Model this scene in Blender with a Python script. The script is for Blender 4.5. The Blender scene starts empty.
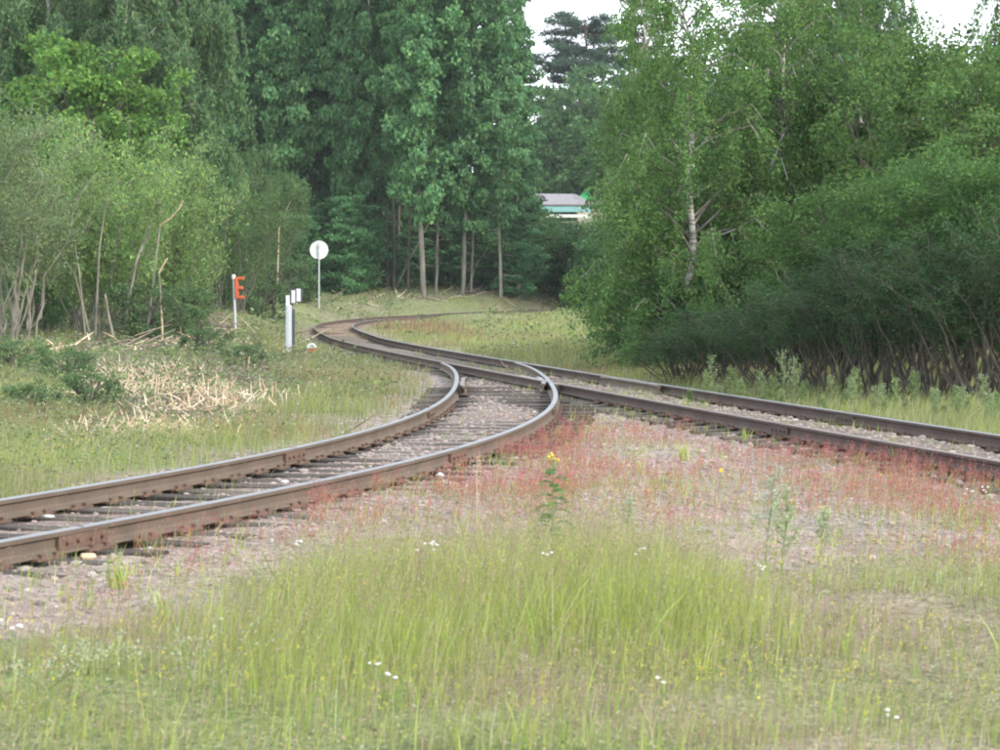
import bpy, math, random
import numpy as np
from mathutils import Vector, Matrix
R_ = math.radians
sc = bpy.context.scene
COL = sc.collection

# ------------------------------------------------------------------ camera, sky, sun, exposure
F, HZ = 2400.0, 288.5            # focal length in photo pixels (1000 wide), horizon row
CAMZ = 1.675
cam = bpy.data.cameras.new("camera"); camo = bpy.data.objects.new("camera", cam); COL.objects.link(camo)
cam.sensor_width = 36; cam.lens = 36 * F / 1000.0
cam.shift_y = -(375 - HZ) / 1000.0
cam.dof.use_dof = True; cam.dof.focus_distance = 48; cam.dof.aperture_fstop = 8.0
cam.clip_start = 0.1; cam.clip_end = 6000
camo.location = (0, 0, CAMZ); camo.rotation_euler = (R_(90), 0, 0)
sc.camera = camo
SUN_EL, SUN_AZ = 34.0, 122.0     # azimuth clockwise from +Y: the sun stands behind the camera, to the right
world = bpy.data.worlds.new("World"); sc.world = world; world.use_nodes = True
wn, wl = world.node_tree.nodes, world.node_tree.links
bg = wn["Background"]; bg.inputs[1].default_value = 0.13
sky = wn.new("ShaderNodeTexSky"); sky.sky_type = 'NISHITA'; sky.sun_disc = False
sky.sun_elevation = R_(SUN_EL); sky.sun_rotation = R_(SUN_AZ)
sky.air_density = 1.0; sky.dust_density = 2.5; sky.ozone_density = 1.5
# thin bright cloud cover over the clear sky
tcw = wn.new("ShaderNodeTexCoord"); nz = wn.new("ShaderNodeTexNoise")
nz.inputs["Scale"].default_value = 5.0; nz.inputs["Detail"].default_value = 6
mp = wn.new("ShaderNodeMapRange"); mp.inputs[1].default_value = .3; mp.inputs[2].default_value = .62
mp.inputs[3].default_value = .45; mp.inputs[4].default_value = 1.0
mx = wn.new("ShaderNodeMix"); mx.data_type = 'RGBA'
mx.inputs[7].default_value = (7.7, 8.2, 8.9, 1)
wl.new(tcw.outputs["Generated"], nz.inputs["Vector"]); wl.new(nz.outputs[0], mp.inputs[0]); wl.new(mp.outputs[0], mx.inputs[0])
wl.new(sky.outputs[0], mx.inputs[6]); wl.new(mx.outputs[2], bg.inputs[0])
sl = bpy.data.lights.new("sun", 'SUN'); sl.energy = 1.5; sl.angle = R_(14); sl.color = (1, .95, .87)
so = bpy.data.objects.new("sun", sl); COL.objects.link(so)
sd = Vector((math.sin(R_(SUN_AZ)) * math.cos(R_(SUN_EL)), math.cos(R_(SUN_AZ)) * math.cos(R_(SUN_EL)), math.sin(R_(SUN_EL))))
so.rotation_euler = sd.to_track_quat('Z', 'Y').to_euler(); so.location = sd * 60
vs = sc.view_settings; vs.view_transform = 'Standard'; vs.look = 'None'; vs.gamma = 1; vs.use_curve_mapping = False
vs.exposure = 1.45
sc.cycles.use_denoising = True
sc.cycles.max_bounces = 6; sc.cycles.diffuse_bounces = 3; sc.cycles.glossy_bounces = 2; sc.cycles.transmission_bounces = 4
sc.cycles.filter_width = 2.0

rng = np.random.default_rng(7)

# ------------------------------------------------------------------ helpers
def setp(o, label=None, cat=None, group=None, kind=None):
    if label: o["label"] = label
    if cat: o["category"] = cat
    if group: o["group"] = group
    if kind: o["kind"] = kind
    return o

def mesh_np(name, V, faces, mats, midx=None, col=None, smooth=False):
    me = bpy.data.meshes.new(name)
    V = np.asarray(V, np.float32)
    faces = [np.asarray(f, np.int32) for f in faces if len(f)]
    lv = np.concatenate([f.ravel() for f in faces])
    tot = np.concatenate([np.full(len(f), f.shape[1], np.int32) for f in faces])
    st = np.concatenate([[0], np.cumsum(tot)[:-1]]).astype(np.int32)
    me.vertices.add(len(V)); me.vertices.foreach_set("co", V.ravel())
    me.loops.add(len(lv)); me.loops.foreach_set("vertex_index", lv)
    me.polygons.add(len(tot)); me.polygons.foreach_set("loop_start", st); me.polygons.foreach_set("loop_total", tot)
    for m in (mats if isinstance(mats, (list, tuple)) else [mats]): me.materials.append(m)
    if midx is not None: me.polygons.foreach_set("material_index", np.asarray(midx, np.int32))
    me.polygons.foreach_set("use_smooth", np.full(len(tot), smooth))
    if col is not None:
        a = me.color_attributes.new("Col", 'FLOAT_COLOR', 'POINT')
        c = np.ones((len(V), 4), np.float32); c[:, :3] = np.clip(col, 0, 1)
        a.data.foreach_set("color", c.ravel())
    me.update(calc_edges=True); me.validate()
    return me

def link(name, me, parent=None, loc=(0, 0, 0)):
    o = bpy.data.objects.new(name, me); COL.objects.link(o); o.location = loc
    if parent: o.parent = parent
    return o

def empty(name, loc=(0, 0, 0), rz=0, **k):
    o = bpy.data.objects.new(name, None); COL.objects.link(o); o.location = loc; o.rotation_euler = (0, 0, rz)
    o.empty_display_size = .3
    return setp(o, **k)

class MB:
    """collects verts / faces for one mesh"""
    def __init__(s): s.V = []; s.q = []; s.t = []; s.qm = []; s.tm = []; s.n = 0; s.c = []
    def add(s, V, quads=(), tris=(), m=0, col=None):
        V = np.asarray(V, float)
        if len(quads): q = np.asarray(quads) + s.n; s.q.append(q); s.qm += [m] * len(q)
        if len(tris): t = np.asarray(tris) + s.n; s.t.append(t); s.tm += [m] * len(t)
        s.V.append(V); s.n += len(V)
        if col is not None: s.c.append(np.broadcast_to(np.asarray(col, float), (len(V), 3)))
        return s
    def box(s, c, d, rot=None, m=0, taper=1.0):
        x, y, z = np.array(d) / 2
        V = np.array([(-x, -y, -z), (x, -y, -z), (x, y, -z), (-x, y, -z), (-x * taper, -y * taper, z), (x * taper, -y * taper, z), (x * taper, y * taper, z), (-x * taper, y * taper, z)])
        if rot is not None: V = V @ np.array(rot).T
        return s.add(V + np.array(c), [(0, 3, 2, 1), (4, 5, 6, 7), (0, 1, 5, 4), (1, 2, 6, 5), (2, 3, 7, 6), (3, 0, 4, 7)], m=m)
    def tube(s, P, r, sides=6, m=0, cap=True, col=None):
        P = np.asarray(P, float); r = np.broadcast_to(np.asarray(r, float), (len(P),))
        T = np.gradient(P, axis=0); T /= np.linalg.norm(T, axis=1)[:, None] + 1e-9
        up = np.where(np.abs(T[:, 2:3]) > .9, np.array([[1., 0, 0]]), np.array([[0, 0, 1.]]))
        A = np.cross(T, up); A /= np.linalg.norm(A, axis=1)[:, None] + 1e-9
        B = np.cross(T, A)
        for i in range(1, len(P)):
            if (A[i] @ A[i - 1]) < 0: A[i] *= -1; B[i] *= -1
        a = np.linspace(0, 2 * np.pi, sides, endpoint=False)
        V = (P[:, None] + r[:, None, None] * (A[:, None] * np.cos(a)[None, :, None] + B[:, None] * np.sin(a)[None, :, None])).reshape(-1, 3)
        n = len(P); i = np.arange(n - 1)[:, None] * sides; j = np.arange(sides)[None]
        q = np.stack([i + j, i + (j + 1) % sides, i + sides + (j + 1) % sides, i + sides + j], -1).reshape(-1, 4)
        t = []
        if cap:
            V = np.vstack([V, P[0], P[-1]]); c0 = n * sides
            t = [(c0, (k + 1) % sides, k) for k in range(sides)] + [(c0 + 1, (n - 1) * sides + k, (n - 1) * sides + (k + 1) % sides) for k in range(sides)]
        return s.add(V, q, t, m, col)
    def disc(s, c, r, th, axis=1, n=28, m=0, a0=0, a1=2 * np.pi):
        """solid round plate (or sector) with its axis along Y"""
        full = a1 - a0 > 6.28
        a = np.linspace(a0, a1, n + (0 if full else 1), endpoint=not full)
        ring = np.c_[np.cos(a) * r, np.zeros(len(a)), np.sin(a) * r]; k = len(a)
        V = np.vstack([ring + [0, -th / 2, 0], ring + [0, th / 2, 0], [[0, -th / 2, 0], [0, th / 2, 0]]]) + np.array(c)
        idx = range(k) if full else range(k - 1)
        t = [(2 * k, i, (i + 1) % k) for i in idx] + [(2 * k + 1, k + (i + 1) % k, k + i) for i in idx]
        q = [(i, k + i, k + (i + 1) % k, (i + 1) % k) for i in idx]
        if not full: q += [(2 * k, 2 * k + 1, k, 0), (2 * k + 1, 2 * k, k - 1, 2 * k - 1)]
        return s.add(V, q, t, m)
    def mesh(s, name, mats, smooth=False):
        fs, mi = [], []
        if s.q: fs.append(np.vstack(s.q)); mi += s.qm
        if s.t: fs.append(np.vstack(s.t)); mi += s.tm
        return mesh_np(name, np.vstack(s.V), fs, mats, mi, np.vstack(s.c) if s.c else None, smooth)
    def obj(s, name, mats, parent=None, loc=(0, 0, 0), smooth=False):
        return link(name, s.mesh(name, mats, smooth), parent, loc)

# ------------------------------------------------------------------ materials
def mat(name, col=(.5, .5, .5), rough=.7, spec=.3, metal=0.0, noise=0.0, nscale=8, attr=False, transl=0.0, bump=0.0, c2=None, objvar=0.0, stretch=None):
    m = bpy.data.materials.new(name); m.use_nodes = True
    N, L = m.node_tree.nodes, m.node_tree.links
    p = N["Principled BSDF"]; out = N["Material Output"]
    p.inputs["Roughness"].default_value = rough; p.inputs["Specular IOR Level"].default_value = spec; p.inputs["Metallic"].default_value = metal
    rgb = N.new("ShaderNodeRGB"); rgb.outputs[0].default_value = (*col, 1); src = rgb.outputs[0]
    if attr:
        a = N.new("ShaderNodeVertexColor"); a.layer_name = "Col"; src = a.outputs[0]
    if noise or c2 or bump:
        tc = N.new("ShaderNodeTexCoord"); nt = N.new("ShaderNodeTexNoise"); nt.inputs["Scale"].default_value = nscale; nt.inputs["Detail"].default_value = 5
        if stretch:
            mpn = N.new("ShaderNodeMapping"); mpn.inputs["Scale"].default_value = stretch
            L.new(tc.outputs["Object"], mpn.inputs[0]); L.new(mpn.outputs[0], nt.inputs["Vector"])
        else: L.new(tc.outputs["Object"], nt.inputs["Vector"])
        if c2:
            mr = N.new("ShaderNodeMapRange"); mr.inputs[1].default_value = .38; mr.inputs[2].default_value = .62
            L.new(nt.outputs[0], mr.inputs[0])
            mi = N.new("ShaderNodeMix"); mi.data_type = 'RGBA'; mi.inputs[7].default_value = (*c2, 1)
            L.new(mr.outputs[0], mi.inputs[0]); L.new(src, mi.inputs[6]); src = mi.outputs[2]
        if noise:
            mr = N.new("ShaderNodeMapRange"); mr.inputs[1].default_value = .25; mr.inputs[2].default_value = .75
            mr.inputs[3].default_value = 1 - noise; mr.inputs[4].default_value = 1 + noise
            L.new(nt.outputs[0], mr.inputs[0])
            vm = N.new("ShaderNodeVectorMath"); vm.operation = 'SCALE'; L.new(src, vm.inputs[0]); L.new(mr.outputs[0], vm.inputs["Scale"]); src = vm.outputs[0]
        if bump:
            b = N.new("ShaderNodeBump"); b.inputs["Strength"].default_value = bump; b.inputs["Distance"].default_value = .02
            L.new(nt.outputs[0], b.inputs["Height"]); L.new(b.outputs[0], p.inputs["Normal"])
    if objvar:
        oi = N.new("ShaderNodeObjectInfo"); mr = N.new("ShaderNodeMapRange"); mr.inputs[3].default_value = 1 - objvar; mr.inputs[4].default_value = 1 + objvar
        L.new(oi.outputs["Random"], mr.inputs[0])
        vm = N.new("ShaderNodeVectorMath"); vm.operation = 'SCALE'; L.new(src, vm.inputs[0]); L.new(mr.outputs[0], vm.inputs["Scale"]); src = vm.outputs[0]
    L.new(src, p.inputs["Base Color"])
    if transl:
        t = N.new("ShaderNodeBsdfTranslucent"); ms = N.new("ShaderNodeMixShader"); ms.inputs[0].default_value = transl
        L.new(src, t.inputs[0]); L.new(p.outputs[0], ms.inputs[1]); L.new(t.outputs[0], ms.inputs[2]); L.new(ms.outputs[0], out.inputs[0])
    return m

M = {}
M['leaf'] = mat('leaf', attr=True, rough=.6, spec=.2, transl=.42, objvar=.12)
M['blade'] = mat('grass_blade', attr=True, rough=.65, spec=.2, transl=.35)
M['bark_birch'] = mat('birch_bark', (.55, .53, .48), .8, c2=(.16, .14, .12), nscale=2.5, stretch=(1, 1, 5))
M['bark_twig'] = mat('brown_twig_bark', (.13, .1, .075), .9, c2=(.3, .28, .25), nscale=1.2)
M['bark_stem'] = mat('thin_stem_bark', (.12, .105, .085), .9, c2=(.06, .052, .042), nscale=2)
M['bark_grey'] = mat('grey_bark', (.2, .185, .155), .9, c2=(.1, .09, .075), nscale=3, stretch=(1, 1, .4), bump=.4)
M['bark_pale'] = mat('pale_bark', (.27, .25, .2), .9, c2=(.14, .13, .1), nscale=4, stretch=(1, 1, .3))
M['bark_dark'] = mat('dark_bark', (.12, .105, .085), .9, c2=(.06, .055, .045), nscale=4, stretch=(1, 1, .4))
M['bark_pine'] = mat('pine_bark', (.26, .14, .08), .9, c2=(.12, .08, .06), nscale=4, stretch=(1, 1, .4))
M['wood_fresh'] = mat('fresh_broken_wood', (.44, .34, .22), .8, noise=.3, nscale=9)
M['rail_side'] = mat('rusty_rail_steel', (.108, .079, .058), .75, .3, noise=.22, nscale=3, bump=.1)
M['rail_side_dark'] = mat('dark_rail_steel', (.075, .053, .043), .8, .25, noise=.25, nscale=3, bump=.1)
M['rail_top'] = mat('worn_rail_head', (.2, .2, .205), .46, .5, metal=.75, noise=.12, nscale=2)
M['rail_dull'] = mat('dull_rail_head', (.14, .11, .095), .5, .4, metal=.3, noise=.2, nscale=3)
M['rust'] = mat('dark_rust', (.12, .075, .055), .85, .2, noise=.35, nscale=25)
M['sleeper'] = mat('weathered_sleeper_wood', (.085, .072, .062), .9, .15, c2=(.038, .033, .029), nscale=5, stretch=(.35, 5, 3), bump=.6, objvar=.25)
M['white'] = mat('white_paint', (.62, .63, .6), .6, noise=.12, nscale=5)
M['offwhite'] = mat('weathered_white_plate', (.58, .59, .6), .6, noise=.12, nscale=9)
M['grey_metal'] = mat('galvanised_steel', (.48, .5, .52), .5, .4, metal=.3, noise=.12, nscale=14)
M['dark_metal'] = mat('dark_painted_steel', (.06, .065, .075), .6, noise=.2)
M['orange'] = mat('orange_paint', (.52, .12, .045), .6, noise=.22, nscale=6)
M['redbrown'] = mat('red_paint', (.42, .1, .06), .6, noise=.15)
M['stone'] = mat('stone', attr=True, rough=.9, spec=.2)

# ------------------------------------------------------------------ track geometry (metres; X right, Y away from the camera)
CS = [-8.181289978069714, -11.769524180209592, 0.23291447656033812, -2.1884493376397254, -0.4232446749757906, 0.04351576800888829]
CM = [0.20988148479524685, -0.05754142334671267, 0.29166765492073715, -5.740429438703675, 1.4312133655999497]
def centre(c, z0, z1, a, b, step=.25):
    """centre line sampled from the fitted curve between z0 and z1, run on straight to a .. b"""
    Z = np.arange(z0, z1 + 1e-6, step); X = np.polyval(c, (Z - 40) / 30)
    P = np.c_[X, Z]
    d0 = P[0] - P[1]; d0 /= abs(d0[1]); d1 = P[-1] - P[-2]; d1 /= abs(d1[1])
    n0 = int((z0 - a) / step)
    pre = P[0] + d0 * (np.arange(n0, 0, -1) * step)[:, None] if n0 > 0 else np.zeros((0, 2))
    n1 = int((b - z1) / step)
    post = P[-1] + d1 * (np.arange(1, n1 + 1) * step)[:, None] if n1 > 0 else np.zeros((0, 2))
    return np.vstack([pre, P, post])
def resample(P, step):
    s = np.r_[0, np.cumsum(np.linalg.norm(np.diff(P, axis=0), axis=1))]
    t = np.arange(0, s[-1], step)
    return np.c_[np.interp(t, s, P[:, 0]), np.interp(t, s, P[:, 1])]
def chaikin(P, n=3):
    for _ in range(n):
        Q = np.empty((2 * len(P), 2)); Q[0::2] = .75 * P + .25 * np.roll(P, -1, 0); Q[1::2] = .25 * P + .75 * np.roll(P, -1, 0)
        P = np.vstack([P[:1], Q[:-2], P[-1:]])
    return P
def normals(P):
    T = np.gradient(P, axis=0); T /= np.linalg.norm(T, axis=1)[:, None]
    return np.c_[T[:, 1], -T[:, 0]]            # to the right of travel (+X)
def offs(P, d): return P + normals(P) * d
sid = resample(centre(CS, 14.2, 51, 11.5, 51), .3)
main_near = centre(CM, 21, 76, 12, 76)
far_pts = [(-6.0, 88), (-6.8, 97), (-7.0, 106), (-6.2, 116), (-4.0, 126), (-.2, 136), (5.3, 145), (14, 156), (30, 172), (50, 185)]
main = resample(np.vstack([main_near[:-6], chaikin(np.vstack([main_near[-6], far_pts]), 3)[1:]]), .3)

def seg_dist(Q, P):
    """distance of points Q (n,2) to the polyline P (coarse)"""
    out = np.full(len(Q), 1e9)
    for p in P[::4]:
        d = (Q[:, 0] - p[0]) ** 2 + (Q[:, 1] - p[1]) ** 2
        np.minimum(out, d, out)
    return np.sqrt(out)

# ------------------------------------------------------------------ terrain
def gz(px, py, Z): return CAMZ - (py - HZ) * Z / F
CTRL = []
def cp(px, py, Z): CTRL.append(((px - 500) * Z / F, Z, gz(px, py, Z)))
for p in sid[::18]: CTRL.append((p[0], p[1], -.03))
for p in main[main[:, 1] < 84][::18]: CTRL.append((p[0], p[1], -.03))
for x, z in [(-14, 20), (-14, 35), (-16, 55), (-12, 42), (-10, 62), (-22, 70), (10, 50), (5, 60), (14, 40), (20, 30), (-4, 12), (4, 12), (-4, 5), (4, 5), (0, -10), (-20, 0), (20, 0), (2, 70), (6, 60), (-30, 30), (30, 50)]:
    CTRL.append((x, z, 0.0))
cp(235, 333, 86); cp(60, 342, 74); cp(130, 338, 74); cp(200, 322, 90); cp(225, 312, 98); cp(265, 305, 110); cp(319, 305, 118); cp(295, 302, 119)
for a in (340, 380, 420, 460, 500, 540): cp(a, 289, 150)
for a in (370, 420, 470): cp(a, 298, 141)
cp(560, 296, 153); cp(640, 296, 157); cp(600, 345, 66); cp(420, 334, 88); cp(480, 325, 105); cp(430, 322, 112)
for (px, py, Z) in ((318, 328.5, 91), (322, 324.5, 100), (345, 320, 113), (420, 316, 126), (500, 312, 136), (590, 308, 146)): CTRL.append(((px - 500) * Z / F, Z, gz(px, py, Z) - .17))
for x, z, h in [(-40, 95, 1.5), (-25, 92, 1.0), (-60, 140, 2), (0, 185, 2.2), (40, 185, 2), (30, 100, .5), (0, 330, 14), (80, 330, 14), (-80, 330, 14), (-200, 330, 12), (200, 330, 12), (0, 700, 18), (-300, 700, 18), (300, 700, 18)]: CTRL.append((x, z, h))
CT = np.array(CTRL)
def G(x, y):
    x = np.atleast_1d(np.asarray(x, float)); y = np.atleast_1d(np.asarray(y, float))
    out = np.zeros_like(x); ws = np.zeros_like(x)
    for cx, cy, cz in CT:
        w = 1 / (((x - cx) ** 2 + (y - cy) ** 2) + .8) ** 1.8
        out += w * cz; ws += w
    g = out / ws
    return g
def G1(x, y): return float(G(x, y)[0])
def tnoise(x, y):
    r = np.zeros_like(x)
    for k, (a, s) in enumerate([(.05, .35), (.035, .9), (.02, 2.3), (.012, 5.1)]):
        for j in range(3):
            th = 1.3 * k + 2.1 * j + .7
            r += a / 2 * np.sin((x * math.cos(th) + y * math.sin(th)) * s * (1 + .23 * j) * 2 + 4.1 * j + k)
    return r
TZ = ([0, 86, 100, 113, 126, 136, 146, 160, 190], [0, 0, .02, .06, .12, .22, .34, .5, .9])
def track_z(P): return np.interp(P[:, 1], *TZ)

def ground_z(x, y):
    x = np.atleast_1d(np.asarray(x, float)); y = np.atleast_1d(np.asarray(y, float))
    Q = np.c_[x, y]
    dt = np.minimum(seg_dist(Q, sid), seg_dist(Q, main))
    w = np.clip((dt - 1.2) / 2.0, 0, 1); inner = np.clip(1 - (dt - .55) / .2, 0, 1)
    inner = inner * np.clip((y - 13) / 12, .66, 1)
    n = tnoise(x, y)
    z = G(x, y) - .018 + n * (.16 + .75 * w) + .034 * inner
    dmn_ = seg_dist(Q, main); z = z + .045 * np.clip(1 - (dmn_ - .5) / .18, 0, 1) * np.clip((y - 16) / 6, 0, 1) * (y < 90)
    dsd_ = seg_dist(Q, sid); z = z + .03 * np.exp(-((dsd_ - 1.15) / .3) ** 2) * (y < 24)
    # the far curve runs on its own even bed
    fm = main[main[:, 1] > 80]; fd = seg_dist(Q, fm); wf = np.clip(1 - (fd - 1.5) / 2.2, 0, 1) * np.clip((y - 80) / 6, 0, 1)
    z = z * (1 - wf) + (np.interp(y, *TZ) - .0 + n * .3) * wf
    # shallow edge where the ballast of the main line falls away towards the camera on the right
    e = main[(main[:, 1] > 18) & (main[:, 1] < 40)]
    eo = offs(e, -1.75)
    dd = seg_dist(Q, eo)
    return z - .075 * np.exp(-(dd / .45) ** 2)
def graded(a, b, f0, f1, fine, grow=1.16):
    L = list(np.arange(f0, f1 + 1e-6, fine)); s = fine
    while L[-1] < b: s *= grow; L.append(L[-1] + s)
    s = fine
    while L[0] > a: s *= grow; L.insert(0, L[0] - s)
    return np.array(L)
gx = graded(-700, 700, -11, 13, .16); gy = graded(-150, 900, 8, 48, .17, 1.045)
XX, YY = np.meshgrid(gx, gy); gxf, gyf = XX.ravel(), YY.ravel()
gzv = ground_z(gxf, gyf)

# regions of ground cover, outlined on the ground
def unp(pts, z=-.02): return np.array([((px - 500) * (CAMZ - z) / (py - HZ), F * (CAMZ - z) / (py - HZ)) for px, py in pts])
def inpoly(Q, P, soft=0.0):
    x, y = Q[:, 0].copy(), Q[:, 1].copy()
    if soft:
        x += soft * (np.sin(x * 3.1 + y * 1.7) + np.sin(x * 7.3 - y * 4.1 + 1)) * .6
        y += soft * 2.5 * (np.sin(y * 1.9 + x * 2.3 + 2) + np.sin(y * 4.7 - x * 6.1)) * .6
    c = np.zeros(len(Q), bool); j = len(P) - 1
    for i in range(len(P)):
        a, b = P[i], P[j]
        m = ((a[1] > y) != (b[1] > y)) & (x < (b[0] - a[0]) * (y - a[1]) / (b[1] - a[1] + 1e-12) + a[0])
        c ^= m; j = i
    return c
PG_GRAVEL = unp([(-200, 560), (0, 575), (330, 510), (480, 460), (556, 420), (562, 396), (700, 425), (860, 452), (1000, 482), (1250, 520), (1250, 585), (1000, 560), (840, 560), (720, 572), (650, 540), (560, 515), (430, 528), (330, 540), (262, 570), (190, 605), (90, 632), (-200, 660)])
PG_LIME = unp([(262, 660), (275, 615), (330, 592), (430, 580), (545, 580), (640, 592), (735, 620), (770, 650), (660, 680), (560, 675), (450, 668), (350, 680)])
PG_PALE = unp([(0, 600), (250, 590), (250, 625), (0, 660)])
def pix(x, y, z=-.02): return 500 + F * x / y, HZ + F * (CAMZ - z) / y
def wob(x, y, s):
    return (np.sin(x * s + 1.3 * np.sin(y * s * .6 + 1)) + np.sin(y * s * 1.3 + 1.7 * np.sin(x * s * .8 + 2)) + np.sin((x + y) * s * 2.1 + 3)) / 3

Qg = np.c_[gxf, gyf]
ds, dm = seg_dist(Qg, sid), seg_dist(Qg, main)
on_track = np.clip(1 - (np.minimum(ds, dm) - 1.25) / .9, 0, 1)
gpx, gpy = pix(gxf, np.maximum(gyf, 3))
gravel = np.maximum(on_track, inpoly(Qg, PG_GRAVEL, .15).astype(float))
gravel = np.where(gyf > 75, gravel * .5, gravel)
bank = ((gyf > 36) & (gxf < -5)).astype(float)
soil = np.clip(.5 + .8 * wob(gxf, gyf, .8), 0, 1)
gcol = np.zeros((len(gxf), 3))
c_soil = np.array([.3, .235, .19]); c_green = np.array([.17, .2, .08]); c_grav = np.array([.30, .255, .225]); c_pink = np.array([.315, .238, .212])
base = c_green[None] * (1 - soil[:, None]) + c_soil[None] * soil[:, None]
pk = np.clip(.5 + .7 * wob(gxf, gyf, 1.7), 0, 1)[:, None] * ((gyf < 40) & (dm > 1.4)).astype(float)[:, None]
grv = c_grav[None] * (1 - pk) + c_pink[None] * pk
gcol = base * (1 - gravel[:, None]) + grv * gravel[:, None]
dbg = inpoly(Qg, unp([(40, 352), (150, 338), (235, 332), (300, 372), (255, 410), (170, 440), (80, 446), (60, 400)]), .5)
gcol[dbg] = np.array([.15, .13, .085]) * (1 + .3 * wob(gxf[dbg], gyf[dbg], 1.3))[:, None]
fg_ = (gyf > 92) & (dm > 1.3); gcol[fg_] = gcol[fg_] * .45 + .55 * np.array([.19, .23, .09])
far_bed = (gyf > 84) & (dm < 1.1); gcol[far_bed] = np.array([.27, .19, .14])
mb_ = (dm < 1.3) & (gyf < 84); gcol[mb_] *= np.array([.62, .6, .56])
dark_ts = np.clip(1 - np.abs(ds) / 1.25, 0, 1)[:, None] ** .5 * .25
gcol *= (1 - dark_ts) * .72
ni, nj = len(gy), len(gx)
ii, jj = np.meshgrid(np.arange(ni - 1), np.arange(nj - 1), indexing='ij'); b0 = (ii * nj + jj).ravel()
gq = np.c_[b0, b0 + 1, b0 + nj + 1, b0 + nj]

def ground_material():
    m = bpy.data.materials.new('ground_soil_and_gravel'); m.use_nodes = True
    N, L = m.node_tree.nodes, m.node_tree.links; p = N["Principled BSDF"]
    p.inputs["Roughness"].default_value = .95; p.inputs["Specular IOR Level"].default_value = .15
    a = N.new("ShaderNodeVertexColor"); a.layer_name = "Col"
    tc = N.new("ShaderNodeTexCoord")
    v = N.new("ShaderNodeTexVoronoi"); v.inputs["Scale"].default_value = 26; L.new(tc.outputs["Object"], v.inputs["Vector"])
    n1 = N.new("ShaderNodeTexNoise"); n1.inputs["Scale"].default_value = 2.2; n1.inputs["Detail"].default_value = 8; L.new(tc.outputs["Object"], n1.inputs["Vector"])
    n2 = N.new("ShaderNodeTexNoise"); n2.inputs["Scale"].default_value = 60; n2.inputs["Detail"].default_value = 3; L.new(tc.outputs["Object"], n2.inputs["Vector"])
    def rng_(src, a_, b_, lo=.25, hi=.75):
        r = N.new("ShaderNodeMapRange"); r.inputs[1].default_value = lo; r.inputs[2].default_value = hi; r.inputs[3].default_value = a_; r.inputs[4].default_value = b_; L.new(src, r.inputs[0]); return r.outputs[0]
    sep = N.new("ShaderNodeSeparateColor"); L.new(v.outputs["Color"], sep.inputs[0])
    def sc_(src, f):
        k = N.new("ShaderNodeVectorMath"); k.operation = 'SCALE'; L.new(src, k.inputs[0]); L.new(f, k.inputs["Scale"]); return k.outputs[0]
    s = sc_(a.outputs[0], rng_(sep.outputs[0], .68, 1.3, 0, 1)); s = sc_(s, rng_(n1.outputs[0], .72, 1.25)); s = sc_(s, rng_(n2.outputs[0], .8, 1.2))
    L.new(s, p.inputs["Base Color"])
    b = N.new("ShaderNodeBump"); b.inputs["Strength"].default_value = .7; b.inputs["Distance"].default_value = .03
    L.new(v.outputs["Distance"], b.inputs["Height"]); L.new(b.outputs[0], p.inputs["Normal"])
    return m
M['ground'] = ground_material()
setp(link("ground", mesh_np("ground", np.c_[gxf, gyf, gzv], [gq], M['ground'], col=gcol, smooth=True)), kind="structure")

# ------------------------------------------------------------------ rails
PROF = np.array([(-.062, 0), (.062, 0), (.062, .01), (.018, .026), (.009, .045), (.009, .105), (.034, .118), (.036, .148), (.028, .155), (-.028, .155), (-.036, .148), (-.034, .118), (-.009, .105), (-.009, .045), (-.018, .026), (-.062, .01)])
PROF[:, 1] = .012 + PROF[:, 1] * (.143 / .155)
def rail_mesh(P, z, name="rail", top='rail_top', drop=0.0, prof=PROF, side='rail_side'):
    """one rail of steel section run along the line P"""
    n = normals(P); k = len(prof)
    V = np.concatenate([np.c_[P[:, None, 0] + n[:, None, 0] * prof[None, :, 0], P[:, None, 1] + n[:, None, 1] * prof[None, :, 0]].reshape(len(P), 2, k).transpose(0, 2, 1), (z[:, None] + prof[None, :, 1] - drop)[..., None]], -1).reshape(-1, 3)
    i = np.arange(len(P) - 1)[:, None] * k; j = np.arange(k)[None]
    q = np.stack([i + j, i + (j + 1) % k, i + k + (j + 1) % k, i + k + j], -1).reshape(-1, 4)
    mi = np.tile(np.isin(np.arange(k), (7, 8, 9)).astype(int), len(P) - 1)
    e = np.array([[*range(k)][::-1], [len(V) - k + a for a in range(k)]])
    return mesh_np(name, V, [q, e], [M[side], M[top]], np.r_[mi, 0, 0])

def at_row(P, px):
    """index of the point of line P that stands at photo column px (nearest branch first)"""
    return int(np.argmin(np.abs(500 + F * P[:, 0] / P[:, 1] - px)))

siding = empty("railway_track", (0, 0, 0), label="curved siding track with shiny rail tops sweeping in from the lower left", cat="railway track")
mainline = empty("railway_track", (0, 0, 0), label="straighter rusty track running from the right edge back to the forest bend", cat="railway track")
main_z = track_z(main); sid_z = np.zeros(len(sid))
near_l, far_l = offs(main, -.762), offs(main, .762)
out_l, in_l = offs(sid, .765), offs(sid, -.765)
# merge of the siding's rails into the main line's rails = switch blades
def cut_merge(A, B, gap):
    d = seg_dist(A, B[::1]); bad = np.where((d < gap) & (A[:, 1] > 42))[0]
    return A[:bad[0]] if len(bad) else A
main_fine = resample(main, .1)
out_c = cut_merge(out_l, offs(main_fine, .762), .13); in_c = cut_merge(in_l, offs(main_fine, -.762), .13)
link("rail", rail_mesh(out_c, np.zeros(len(out_c)), drop=.003), siding)
link("rail", rail_mesh(in_c, np.zeros(len(in_c)), drop=.003), siding)
link("rail", rail_mesh(far_l, main_z, side="rail_side_dark"), mainline)
link("rail", rail_mesh(near_l, main_z, top='rail_dull', side='rail_side_dark'), mainline)
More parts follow.
